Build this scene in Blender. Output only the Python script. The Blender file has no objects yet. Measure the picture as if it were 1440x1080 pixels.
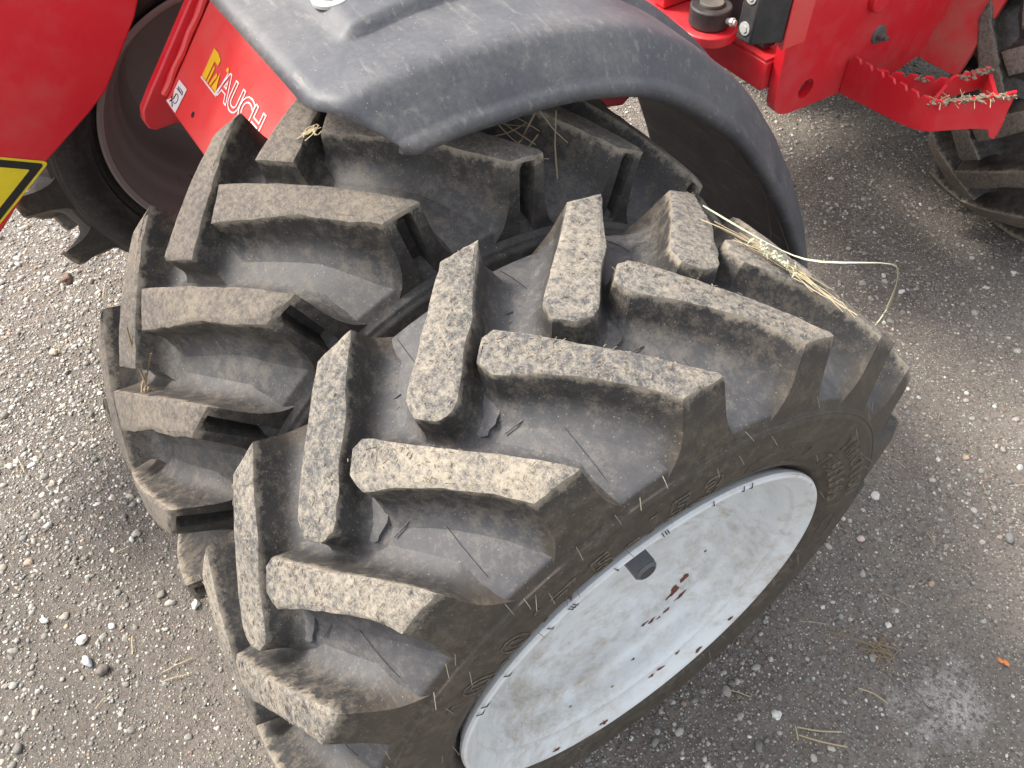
import bpy, math, random
import numpy as np
from mathutils import Matrix, Vector, noise as mnoise

SC = bpy.context.scene
COL = SC.collection
R_ = math.radians

# ------------------------------------------------------------------ camera
cam = bpy.data.cameras.new('camera'); cam_o = bpy.data.objects.new('camera', cam); COL.objects.link(cam_o)
cam.sensor_width = 36.0; cam.lens = 30.39; cam.clip_start = 0.02; cam.clip_end = 400
rt = Vector((0.5510993, 0.8344396, 0.0)); dn = Vector((0.6406968, -0.4231434, -0.6406694)); fw = Vector((-0.5345999, 0.3530725, -0.7678169))
m3 = Matrix((rt, -dn, -fw)).transposed()
cam_o.matrix_world = Matrix.Translation((0.4053511, -0.3598647, 1.3545544)) @ m3.to_4x4()
SC.camera = cam_o

# ------------------------------------------------------------------ light
SUN_DIR = Vector((-0.50, -0.42, 0.76)).normalized()      # towards the sun
el = math.asin(SUN_DIR.z); az = math.atan2(SUN_DIR.x, SUN_DIR.y)
world = bpy.data.worlds.new('World'); SC.world = world; world.use_nodes = True
wn = world.node_tree.nodes; wl = world.node_tree.links
sky = wn.new('ShaderNodeTexSky'); sky.sky_type = 'NISHITA'; sky.sun_disc = False
sky.sun_elevation = el; sky.sun_rotation = az; sky.air_density = 1.0; sky.dust_density = 3.0; sky.ozone_density = 0.8
hsv = wn.new('ShaderNodeHueSaturation'); hsv.inputs['Saturation'].default_value = .32    # thin high cloud
wl.new(sky.outputs[0], hsv.inputs['Color']); wl.new(hsv.outputs[0], wn['Background'].inputs[0]); wn['Background'].inputs[1].default_value = 0.15
sun = bpy.data.lights.new('sun', 'SUN'); sun.energy = 1.6; sun.angle = R_(14); sun.color = (1.0, 0.93, 0.83)
sun_o = bpy.data.objects.new('sun', sun); COL.objects.link(sun_o)
sun_o.rotation_euler = SUN_DIR.to_track_quat('Z', 'Y').to_euler()
SC.view_settings.view_transform = 'Standard'; SC.view_settings.look = 'None'
SC.view_settings.gamma = 1.0; SC.view_settings.use_curve_mapping = False
SC.view_settings.exposure = 1.6

rng = np.random.default_rng(7); random.seed(7)

# ------------------------------------------------------------------ helpers
WLOC = {}
def mesh(name, V, F, smooth=False):
    me = bpy.data.meshes.new(name)
    me.from_pydata([tuple(map(float, v)) for v in V], [], [tuple(int(i) for i in f) for f in F]); me.validate(); me.update()
    if smooth:
        me.polygons.foreach_set('use_smooth', [True] * len(me.polygons))
    return me
def obj(name, me, mats, parent=None, loc=(0, 0, 0), rx=None, **props):
    o = bpy.data.objects.new(name, me); COL.objects.link(o)
    if me is not None and mats is not None and len(me.materials) == 0:
        for m in (mats if isinstance(mats, (list, tuple)) else [mats]): me.materials.append(m)
    loc = Vector(loc); WLOC[o.name] = loc
    if parent is not None:
        o.parent = parent; o.location = loc - WLOC[parent.name]
    else:
        o.location = loc
    if rx is not None: o.rotation_euler.x = rx
    for k, v in props.items(): o[k] = v
    return o
def shade_auto(o, ang=35):
    me = o.data
    me.polygons.foreach_set('use_smooth', [True] * len(me.polygons))
    me.set_sharp_from_angle(angle=R_(ang))
class MB:
    def __init__(s): s.V = []; s.F = []; s.M = []
    def add(s, V, F, mi=0):
        n = len(s.V); s.V += [tuple(v) for v in V]; s.F += [tuple(i + n for i in f) for f in F]; s.M += [mi] * len(F)
    def build(s, name, mats, parent=None, loc=(0, 0, 0), bevel=0, auto=35, **p):
        loc = Vector(loc)
        me = mesh(name, [Vector(v) - loc for v in s.V], s.F)
        if len(set(s.M)) > 1: me.polygons.foreach_set('material_index', s.M)
        o = obj(name, me, mats, parent, loc, **p)
        if auto: shade_auto(o, auto)
        if bevel:
            b = o.modifiers.new('bevel', 'BEVEL'); b.width = bevel; b.segments = 2; b.limit_method = 'ANGLE'; b.angle_limit = R_(40); b.harden_normals = False
        return o
def prism(poly, vec):
    """closed prism: polygon (3D list) extruded by vec"""
    n = len(poly); V = [Vector(p) for p in poly] + [Vector(p) + Vector(vec) for p in poly]
    F = [tuple(range(n - 1, -1, -1)), tuple(range(n, 2 * n))] + [(i, (i + 1) % n, n + (i + 1) % n, n + i) for i in range(n)]
    return V, F
def box(x0, x1, y0, y1, z0, z1):
    return prism([(x0, y0, z0), (x1, y0, z0), (x1, y1, z0), (x0, y1, z0)], (0, 0, z1 - z0))
def tube(pts, rad, sides=4, flat=1.0):
    pts = [Vector(p) for p in pts]; n = len(pts); V = []; F = []
    up = Vector((0.13, 0.21, 0.97))
    for i, p in enumerate(pts):
        t = (pts[min(i + 1, n - 1)] - pts[max(i - 1, 0)]).normalized()
        a = t.cross(up);  a = a.normalized() if a.length > 1e-4 else Vector((1, 0, 0))
        b = t.cross(a); r = rad[i] if hasattr(rad, '__len__') else rad
        for k in range(sides):
            w = 2 * math.pi * k / sides
            V.append(p + a * (r * math.cos(w)) + b * (r * flat * math.sin(w)))
    for i in range(n - 1):
        for k in range(sides):
            F.append((i * sides + k, i * sides + (k + 1) % sides, (i + 1) * sides + (k + 1) % sides, (i + 1) * sides + k))
    F.append(tuple(range(sides - 1, -1, -1))); F.append(tuple((n - 1) * sides + k for k in range(sides)))
    return V, F
def cylinder(c, axis, r, h, n=24, r2=None):
    axis = Vector(axis).normalized(); a = axis.orthogonal().normalized(); b = axis.cross(a); c = Vector(c)
    r2 = r if r2 is None else r2
    V = [c + (a * math.cos(2 * math.pi * k / n) + b * math.sin(2 * math.pi * k / n)) * r for k in range(n)]
    V += [c + axis * h + (a * math.cos(2 * math.pi * k / n) + b * math.sin(2 * math.pi * k / n)) * r2 for k in range(n)]
    F = [tuple(range(n - 1, -1, -1)), tuple(range(n, 2 * n))] + [(k, (k + 1) % n, n + (k + 1) % n, n + k) for k in range(n)]
    return V, F
def revolve(prof, n=160, closed_loop=False, jitter=0.0):
    """profile of (x, r) round the X axis; angle measured from +Z towards -Y"""
    V = []; F = []; m = len(prof)
    for k in range(n):
        a = 2 * math.pi * k / n
        for (x, r) in prof:
            V.append((x, -r * math.sin(a), r * math.cos(a)))
    for k in range(n):
        k2 = (k + 1) % n
        for i in range(m - 1 if not closed_loop else m):
            i2 = (i + 1) % m
            F.append((k * m + i, k * m + i2, k2 * m + i2, k2 * m + i))
    return V, F

# ------------------------------------------------------------------ materials
def nmat(name):
    m = bpy.data.materials.new(name); m.use_nodes = True
    return m, m.node_tree.nodes, m.node_tree.links, m.node_tree.nodes['Principled BSDF']
def pos_noise(n, l, scale, detail=6, rough=0.6, stretch=None, kind='noise', dist=0.0):
    g = n.new('ShaderNodeNewGeometry'); v = g.outputs['Position']
    if stretch:
        mp = n.new('ShaderNodeMapping'); mp.inputs['Scale'].default_value = stretch
        l.new(v, mp.inputs['Vector']); v = mp.outputs[0]
    if kind == 'noise':
        t = n.new('ShaderNodeTexNoise'); t.inputs['Scale'].default_value = scale; t.inputs['Detail'].default_value = detail
        t.inputs['Roughness'].default_value = rough; t.inputs['Distortion'].default_value = dist
    else:
        t = n.new('ShaderNodeTexVoronoi'); t.inputs['Scale'].default_value = scale
    l.new(v, t.inputs['Vector'])
    return t
def ramp(n, l, src, stops):
    lo, hi = stops[0][0], stops[-1][0]
    if lo < 0 or hi > 1:                     # colour ramps only take 0..1: bring the range there
        mr = n.new('ShaderNodeMapRange'); mr.inputs['From Min'].default_value = lo; mr.inputs['From Max'].default_value = hi; l.new(src, mr.inputs['Value'])
        src = mr.outputs[0]; stops = [((q - lo) / (hi - lo), c) for q, c in stops]
    r = n.new('ShaderNodeValToRGB'); e = r.color_ramp.elements
    while len(e) > 1: e.remove(e[-1])
    e[0].position = stops[0][0]; e[0].color = (*stops[0][1], 1) if hasattr(stops[0][1], '__len__') else (stops[0][1],) * 3 + (1,)
    for p, c in stops[1:]:
        x = e.new(p); x.color = (*c, 1) if hasattr(c, '__len__') else (c, c, c, 1)
    l.new(src, r.inputs[0]); return r
def mix(n, l, fac, a, b, mode='MIX'):
    x = n.new('ShaderNodeMix'); x.data_type = 'RGBA'; x.blend_type = mode
    if hasattr(fac, 'links'): l.new(fac, x.inputs[0])
    else: x.inputs[0].default_value = fac
    for s, i in ((a, 6), (b, 7)):
        if hasattr(s, 'links'): l.new(s, x.inputs[i])
        else: x.inputs[i].default_value = (*s, 1)
    return x.outputs[2]
def bump(n, l, bs, pairs):
    prev = None
    for src, st, dist in pairs:
        b = n.new('ShaderNodeBump'); b.inputs['Strength'].default_value = st; b.inputs['Distance'].default_value = dist
        l.new(src, b.inputs['Height'])
        if prev: l.new(prev, b.inputs['Normal'])
        prev = b.outputs[0]
    l.new(prev, bs.inputs['Normal'])

def rubber_body(name, floor, wall, side, cover):
    '''one rubber for floor, lug walls and side wall; mesh attributes pick the tone, lug walls darkest and blending into the floor'''
    m, n, l, b = nmat(name)
    big = pos_noise(n, l, 11, 9, .68); med = pos_noise(n, l, 75, 12, .8); fin = pos_noise(n, l, 420, 5, .7)
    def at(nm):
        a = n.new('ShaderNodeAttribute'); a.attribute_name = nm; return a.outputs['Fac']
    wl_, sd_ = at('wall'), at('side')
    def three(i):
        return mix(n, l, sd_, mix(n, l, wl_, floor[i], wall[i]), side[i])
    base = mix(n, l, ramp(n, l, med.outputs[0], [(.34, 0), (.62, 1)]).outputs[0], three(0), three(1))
    s1 = n.new('ShaderNodeMath'); s1.operation = 'MULTIPLY_ADD'; l.new(big.outputs[0], s1.inputs[0]); s1.inputs[1].default_value = .45; l.new(med.outputs[0], s1.inputs[2])
    s2 = n.new('ShaderNodeMath'); s2.operation = 'MULTIPLY_ADD'; l.new(fin.outputs[0], s2.inputs[0]); s2.inputs[1].default_value = .35; l.new(s1.outputs[0], s2.inputs[2])
    c = mix(n, l, ramp(n, l, s2.outputs[0], [(cover[0] + .02, 0), (cover[0] + .10, .30), (cover[1], .75)]).outputs[0], base, three(2))
    for st in ((1, 9, 9), (8, 1.2, 8)):
        sc = pos_noise(n, l, 45, 4, .65, stretch=st); sf = ramp(n, l, sc.outputs[0], [(.60, 0), (.72, .30)])
        c = mix(n, l, sf.outputs[0], c, three(2))
    eg = n.new('ShaderNodeMath'); eg.operation = 'MULTIPLY_ADD'; l.new(at('edge'), eg.inputs[0]); eg.inputs[1].default_value = .42; l.new(med.outputs[0], eg.inputs[2])
    c = mix(n, l, ramp(n, l, eg.outputs[0], [(.66, 0), (.86, .8)]).outputs[0], c, (.27, .23, .175))       # scuffed, dusty upper edge of a lug
    dk = pos_noise(n, l, 30, 8, .75); c = mix(n, l, ramp(n, l, dk.outputs[0], [(.26, .5), (.43, 0)]).outputs[0], c, (.032, .031, .032))
    v = pos_noise(n, l, 150, kind='voronoi'); c = mix(n, l, ramp(n, l, v.outputs['Distance'], [(.05, .5), (.10, 0)]).outputs[0], c, (.40, .36, .30))
    l.new(c, b.inputs['Base Color']); b.inputs['Roughness'].default_value = .62; b.inputs['Specular IOR Level'].default_value = .45
    l.new(ramp(n, l, med.outputs[0], [(.3, .48), (.7, .78)]).outputs[0], b.inputs['Roughness'])
    bump(n, l, b, [(med.outputs[0], .35, .0016), (fin.outputs[0], .4, .0006)])
    return m
def rubber(name, dark, mid, dust, cover, rough=0.7, fine=220, bumpd=0.0012, specks=0.0, spec=0.35):
    """rubber: dark clean patches, greyed rubber, dust lying on it. cover = (lo, hi) thresholds of the dust noise"""
    m, n, l, b = nmat(name)
    big = pos_noise(n, l, 9, 5, .6); med = pos_noise(n, l, 150, 10, .8); fin = pos_noise(n, l, fine * 2.6, 6, .8)
    a = mix(n, l, ramp(n, l, med.outputs[0], [(.36, 0), (.58, 1)]).outputs[0], dark, mid)
    ad = n.new('ShaderNodeMath'); ad.operation = 'MULTIPLY_ADD'; l.new(big.outputs[0], ad.inputs[0]); ad.inputs[1].default_value = .55
    l.new(med.outputs[0], ad.inputs[2])
    ad2 = n.new('ShaderNodeMath'); ad2.operation = 'MULTIPLY_ADD'; l.new(fin.outputs[0], ad2.inputs[0]); ad2.inputs[1].default_value = .55; l.new(ad.outputs[0], ad2.inputs[2])
    f = ramp(n, l, ad2.outputs[0], [(cover[0], 0), (cover[1], 1)])
    # thin scuffs and fibres in one direction
    sc = pos_noise(n, l, 60, 3, .6, stretch=(1.0, 7.0, 7.0)); sf = ramp(n, l, sc.outputs[0], [(.60, 0), (.68, 1)])
    c = mix(n, l, f.outputs[0], a, dust)
    mm = n.new('ShaderNodeMath'); mm.operation = 'MULTIPLY'; mm.inputs[1].default_value = .35; l.new(sf.outputs[0], mm.inputs[0])
    c = mix(n, l, mm.outputs[0], c, tuple(min(1, x * 1.15) for x in dust))
    if specks:
        v = pos_noise(n, l, 170, kind='voronoi'); vr = ramp(n, l, v.outputs['Distance'], [(.10, 1), (.16, 0)])
        ms = n.new('ShaderNodeMath'); ms.operation = 'MULTIPLY'; ms.inputs[1].default_value = specks; l.new(vr.outputs[0], ms.inputs[0])
        c = mix(n, l, ms.outputs[0], c, (.5, .47, .4))
    l.new(c, b.inputs['Base Color'])
    b.inputs['Roughness'].default_value = rough; b.inputs['Specular IOR Level'].default_value = spec
    bump(n, l, b, [(med.outputs[0], .5, bumpd * 2), (fin.outputs[0], .6, bumpd)])
    return m
M_top = rubber('worn_tread_rubber', (.055, .056, .060), (.135, .126, .113), (.33, .285, .22), (.95, 1.22), rough=.85, bumpd=.0018, specks=.08)
M_top2 = rubber('worn_dusty_tread_rubber', (.065, .060, .055), (.105, .092, .080), (.215, .177, .133), (.94, 1.28), rough=.85, bumpd=.0014, specks=.15)
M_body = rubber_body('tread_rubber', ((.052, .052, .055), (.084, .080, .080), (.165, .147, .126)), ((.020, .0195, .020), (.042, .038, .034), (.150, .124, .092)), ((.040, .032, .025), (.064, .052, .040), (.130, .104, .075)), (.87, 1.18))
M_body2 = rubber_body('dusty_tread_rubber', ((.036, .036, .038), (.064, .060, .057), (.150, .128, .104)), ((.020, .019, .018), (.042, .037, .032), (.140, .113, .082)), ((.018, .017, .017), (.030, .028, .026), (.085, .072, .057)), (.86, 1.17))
M_wall = M_body; M_floor = M_body
M_side = rubber('sidewall_rubber', (.040, .033, .026), (.068, .056, .044), (.150, .120, .088), (.98, 1.36), rough=.72, fine=300, bumpd=.0006, specks=.05)

M_letter = rubber('lettering_rubber', (.050, .042, .034), (.088, .073, .056), (.19, .155, .112), (.96, 1.30), rough=.7, fine=300, bumpd=.0004)
def paint(name, col, dusty=(.3, .25, .2), dust=.12, rough=.38, rust=0.0, clear=.25):
    m, n, l, b = nmat(name)
    t = pos_noise(n, l, 14, 7, .65); t2 = pos_noise(n, l, 140, 5, .7)
    f = ramp(n, l, t.outputs[0], [(.45, 0), (.75, 1)]); k = n.new('ShaderNodeMath'); k.operation = 'MULTIPLY'; k.inputs[1].default_value = dust; l.new(f.outputs[0], k.inputs[0])
    c = mix(n, l, k.outputs[0], col, dusty)
    g = ramp(n, l, t2.outputs[0], [(.69, 0), (.74, 1)]); k2 = n.new('ShaderNodeMath'); k2.operation = 'MULTIPLY'; k2.inputs[1].default_value = dust * 1.3; l.new(g.outputs[0], k2.inputs[0])
    c = mix(n, l, k2.outputs[0], c, (.4, .36, .3))
    if rust:
        t3 = pos_noise(n, l, 34, 8, .7); t4 = pos_noise(n, l, 6, 4, .5); s = n.new('ShaderNodeMath'); s.operation = 'MULTIPLY_ADD'
        l.new(t4.outputs[0], s.inputs[0]); s.inputs[1].default_value = .6; l.new(t3.outputs[0], s.inputs[2])
        rr = ramp(n, l, s.outputs[0], [(1.02 - rust, 0), (1.05 - rust, 1)]); c = mix(n, l, rr.outputs[0], c, (.16, .055, .025))
    l.new(c, b.inputs['Base Color'])
    rr = ramp(n, l, t.outputs[0], [(.3, rough), (.8, min(1, rough + .3))]); l.new(rr.outputs[0], b.inputs['Roughness'])
    b.inputs['Coat Weight'].default_value = clear; b.inputs['Coat Roughness'].default_value = .25
    bump(n, l, b, [(pos_noise(n, l, 7, 3, .5).outputs[0], .15, .004), (t2.outputs[0], .12, .0008)])
    return m
M_red = paint('red_paint', (.62, .014, .025), dust=.15, rough=.35)
M_reddk = paint('dusty_red_paint', (.52, .016, .022), dusty=(.26, .17, .12), dust=.55, rough=.55, clear=.1)
M_redlt = paint('lit_red_paint', (.68, .045, .042), dust=.2, rough=.42)  # lighter copy of the red, sun and sky gloss put into the panel's colour
M_rimdk = paint('dark_rim_paint', (.30, .262, .24), dusty=(.34, .29, .24), dust=.4, rough=.55, clear=0, rust=.03)
M_black = paint('black_steel', (.02, .02, .022), dust=.18, rough=.5, clear=.1)
M_steel = paint('zinc_steel', (.42, .42, .40), dust=.3, rough=.45, clear=0)
M_bolt = paint('dark_bolt_steel', (.09, .085, .075), dust=.4, rough=.5, clear=0, rust=.06)
M_nut = paint('black_nut_steel', (.085, .095, .11), dust=.3, rough=.42, clear=0)
M_hood = paint('hood_red_paint', (.55, .012, .02), dust=.08)
def white_paint():
    m, n, l, b = nmat('white_rim_paint')
    t = pos_noise(n, l, 10, 8, .7); t2 = pos_noise(n, l, 60, 8, .75, stretch=(1, .35, .8)); t3 = pos_noise(n, l, 190, 4, .7)
    s = n.new('ShaderNodeMath'); s.operation = 'MULTIPLY_ADD'; l.new(t.outputs[0], s.inputs[0]); s.inputs[1].default_value = 1.1; l.new(t2.outputs[0], s.inputs[2])
    f = ramp(n, l, s.outputs[0], [(.94, 0), (1.10, .10), (1.22, .36), (1.36, .7)])
    c = mix(n, l, f.outputs[0], (.64, .665, .665), (.33, .265, .19))
    g = n.new('ShaderNodeNewGeometry')
    for (px, sz, am) in (((.085, -.128, .268), .075, .75), ((.085, -.03, .215), .10, .55), ((.05, .12, .28), .085, .5), ((.12, .19, .33), .06, .4)):      # mud splashed and dried in the well
        dd = n.new('ShaderNodeVectorMath'); dd.operation = 'DISTANCE'; l.new(g.outputs['Position'], dd.inputs[0]); dd.inputs[1].default_value = px
        q = n.new('ShaderNodeMath'); q.operation = 'MULTIPLY_ADD'; l.new(t2.outputs[0], q.inputs[0]); q.inputs[1].default_value = -.30; l.new(dd.outputs['Value'], q.inputs[2])
        c = mix(n, l, ramp(n, l, q.outputs[0], [(-.19, am), (-.09, am * .25), (sz - .12, 0)]).outputs[0], c, (.30, .235, .16))
    v = ramp(n, l, t3.outputs[0], [(.70, 0), (.74, .8)]); c = mix(n, l, v.outputs[0], c, (.30, .24, .17))
    t4 = pos_noise(n, l, 26, 6, .7); t5 = pos_noise(n, l, 8, 2, .5); a = n.new('ShaderNodeMath'); a.operation = 'MULTIPLY_ADD'; l.new(t5.outputs[0], a.inputs[0]); a.inputs[1].default_value = .5; l.new(t4.outputs[0], a.inputs[2])
    r = ramp(n, l, a.outputs[0], [(.945, 0), (.965, 1)]); c = mix(n, l, r.outputs[0], c, (.17, .06, .03))
    l.new(c, b.inputs['Base Color']); b.inputs['Roughness'].default_value = .42; b.inputs['Coat Weight'].default_value = .15
    bump(n, l, b, [(t2.outputs[0], .15, .001), (r.outputs[0], -.3, .0006)])
    return m
M_white = white_paint()
def plastic():
    m, n, l, b = nmat('weathered_black_plastic')
    t = pos_noise(n, l, 7, 7, .65); t2 = pos_noise(n, l, 130, 12, .8); t3 = pos_noise(n, l, 320, 5, .7); t4 = pos_noise(n, l, 24, 4, .6, stretch=(1, 4, 4))
    c = mix(n, l, ramp(n, l, t.outputs[0], [(.35, 0), (.65, 1)]).outputs[0], (.048, .050, .058), (.074, .075, .082))
    s = n.new('ShaderNodeMath'); s.operation = 'MULTIPLY_ADD'; l.new(t.outputs[0], s.inputs[0]); s.inputs[1].default_value = .8; l.new(t2.outputs[0], s.inputs[2])
    c = mix(n, l, ramp(n, l, s.outputs[0], [(.84, 0), (1.00, .14), (1.18, .42)]).outputs[0], c, (.25, .228, .19))
    c = mix(n, l, ramp(n, l, t4.outputs[0], [(.58, 0), (.70, .30)]).outputs[0], c, (.28, .26, .22))
    v = pos_noise(n, l, 120, kind='voronoi'); c = mix(n, l, ramp(n, l, v.outputs['Distance'], [(.04, .5), (.09, 0)]).outputs[0], c, (.42, .40, .34))
    l.new(c, b.inputs['Base Color']); l.new(ramp(n, l, t2.outputs[0], [(.3, .42), (.7, .66)]).outputs[0], b.inputs['Roughness']); b.inputs['Specular IOR Level'].default_value = .5
    bump(n, l, b, [(t3.outputs[0], .25, .0006), (t2.outputs[0], .1, .001)])
    return m
M_plastic = plastic()
def flat(name, col, rough=.6):
    m, n, l, b = nmat(name); t = pos_noise(n, l, 80, 5, .6)
    l.new(mix(n, l, ramp(n, l, t.outputs[0], [(.4, 0), (.8, .35)]).outputs[0], col, tuple(x * .7 + .02 for x in col)), b.inputs['Base Color']); b.inputs['Roughness'].default_value = rough
    return m
M_yel = flat('yellow_film', (.78, .62, .02), .4); M_yel2 = flat('amber_film', (.75, .45, .02), .4); M_blk = flat('black_film', (.015, .015, .015), .45); M_wfilm = flat('white_film', (.75, .74, .72), .45)
M_straw = flat('dry_straw', (.42, .34, .20), .7); M_straw2 = flat('pale_grass_blade', (.44, .45, .30), .6); M_strawbr = flat('brown_straw', (.22, .16, .09), .8)
M_hair = flat('dusty_rubber_whisker', (.20, .17, .13), .8); M_line = flat('black_crevice', (.012, .012, .012), .9); M_rust = flat('rust', (.15, .055, .03), .9)
M_mudst = flat('dried_mud', (.22, .175, .125), .95)

# ------------------------------------------------------------------ ground
def ground_mat():
    m, n, l, b = nmat('gravelly_soil')
    big = pos_noise(n, l, 1.4, 5, .6); med = pos_noise(n, l, 14, 8, .7); fin = pos_noise(n, l, 150, 6, .75)
    c = mix(n, l, ramp(n, l, big.outputs[0], [(.38, 0), (.62, 1)]).outputs[0], (.132, .114, .099), (.212, .184, .157))
    c = mix(n, l, ramp(n, l, med.outputs[0], [(.35, 0), (.7, .7)]).outputs[0], c, (.235, .205, .172))
    c = mix(n, l, ramp(n, l, fin.outputs[0], [(.36, .75), (.52, 0)]).outputs[0], c, (.05, .044, .04))
    v = pos_noise(n, l, 210, kind='voronoi'); vc = ramp(n, l, v.outputs['Distance'], [(.18, 1), (.34, 0)])
    sel = ramp(n, l, v.outputs['Color'], [(.45, 0), (.55, 1)])
    k = n.new('ShaderNodeMath'); k.operation = 'MULTIPLY'; l.new(vc.outputs[0], k.inputs[0]); l.new(sel.outputs[0], k.inputs[1])
    hs = mix(n, l, .55, v.outputs['Color'], (.45, .43, .40)); hs = mix(n, l, .7, hs, (.36, .335, .30))
    c = mix(n, l, k.outputs[0], c, hs)
    gd = n.new('ShaderNodeNewGeometry'); dm = n.new('ShaderNodeVectorMath'); dm.operation = 'DISTANCE'; l.new(gd.outputs['Position'], dm.inputs[0]); dm.inputs[1].default_value = (-.42, -.78, 0)
    dq = n.new('ShaderNodeMath'); dq.operation = 'MULTIPLY_ADD'; l.new(med.outputs[0], dq.inputs[0]); dq.inputs[1].default_value = -.25; l.new(dm.outputs['Value'], dq.inputs[2])
    c = mix(n, l, ramp(n, l, dq.outputs[0], [(.05, .40), (.42, 0)]).outputs[0], c, (.072, .064, .057))      # soil darker around this point
    # pale spilled powder patch lying on the yard
    g = n.new('ShaderNodeNewGeometry'); mp = n.new('ShaderNodeVectorMath'); mp.operation = 'DISTANCE'; l.new(g.outputs['Position'], mp.inputs[0]); mp.inputs[1].default_value = (.375, .475, 0)
    pn = n.new('ShaderNodeMath'); pn.operation = 'MULTIPLY_ADD'; l.new(med.outputs[0], pn.inputs[0]); pn.inputs[1].default_value = -.34; l.new(mp.outputs['Value'], pn.inputs[2])
    pf = ramp(n, l, pn.outputs[0], [(-.19, .85), (-.09, 0)]); pk = n.new('ShaderNodeMath'); pk.operation = 'MULTIPLY'; l.new(pf.outputs[0], pk.inputs[0]); l.new(ramp(n, l, fin.outputs[0], [(.42, .15), (.56, 1)]).outputs[0], pk.inputs[1]); c = mix(n, l, pk.outputs[0], c, (.50, .48, .45))
    l.new(c, b.inputs['Base Color']); b.inputs['Roughness'].default_value = .92; b.inputs['Specular IOR Level'].default_value = .2
    bump(n, l, b, [(med.outputs[0], .6, .01), (fin.outputs[0], .7, .004), (vc.outputs[0], .6, .003)])
    return m
M_ground = ground_mat()
def gz(x, y):
    return 0.006 * mnoise.noise((x * 4, y * 4, 1.3)) + 0.004 * mnoise.noise((x * 13, y * 13, 4.1)) + .002 * mnoise.noise((x * 37, y * 37, 9))
def axis_lines(lo, hi, step, far):
    a = list(np.arange(lo, hi + 1e-6, step)); p = []; x = step
    s = step
    d = hi
    while d < far: s *= 1.5; d += s; a.append(min(d, far))
    d = lo; s = step; pre = []
    while d > -far: s *= 1.5; d -= s; pre.append(max(d, -far))
    return np.array(pre[::-1] + a)
gx = axis_lines(-2.6, 1.4, .022, 80); gy = axis_lines(-1.2, 3.4, .022, 80)
V = []
for y in gy:
    for x in gx:
        V.append((x, y, gz(x, y) - .003 if (-3 < x < 2 and -2 < y < 4) else -.003))
nx = len(gx)
F = [(j * nx + i, j * nx + i + 1, (j + 1) * nx + i + 1, (j + 1) * nx + i) for j in range(len(gy) - 1) for i in range(nx - 1)]
obj('ground', mesh('ground', V, F, True), M_ground, kind='structure')

# gravel: tens of thousands of small stones, each one real geometry
def ico(sub=0):
    import bmesh
    bm = bmesh.new(); bmesh.ops.create_icosphere(bm, subdivisions=sub + 1, radius=1.0)
    v = np.array([x.co[:] for x in bm.verts]); f = np.array([[q.index for q in p.verts] for p in bm.faces]); bm.free(); return v, f
def stone_mat():
    m, n, l, b = nmat('gravel_stone')
    a = n.new('ShaderNodeAttribute'); a.attribute_name = 'stone_colour'
    t = pos_noise(n, l, 260, 6, .7)
    c = mix(n, l, ramp(n, l, t.outputs[0], [(.3, .6), (.6, 0)]).outputs[0], a.outputs['Color'], (.15, .13, .11))
    l.new(c, b.inputs['Base Color']); b.inputs['Roughness'].default_value = .75; b.inputs['Specular IOR Level'].default_value = .3
    bump(n, l, b, [(t.outputs[0], .4, .001)])
    return m
M_stone = stone_mat()
def in_view(P, marg=.06):
    q = (P - np.array(cam_o.matrix_world.translation)) @ np.array(m3)       # camera axes
    z = -q[:, 2]; u = q[:, 0] / z * 30.39 / 36; v = q[:, 1] / z * 30.39 / 36
    return (z > .2) & (abs(u) < .5 + marg) & (abs(v) < .375 + marg)
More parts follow.
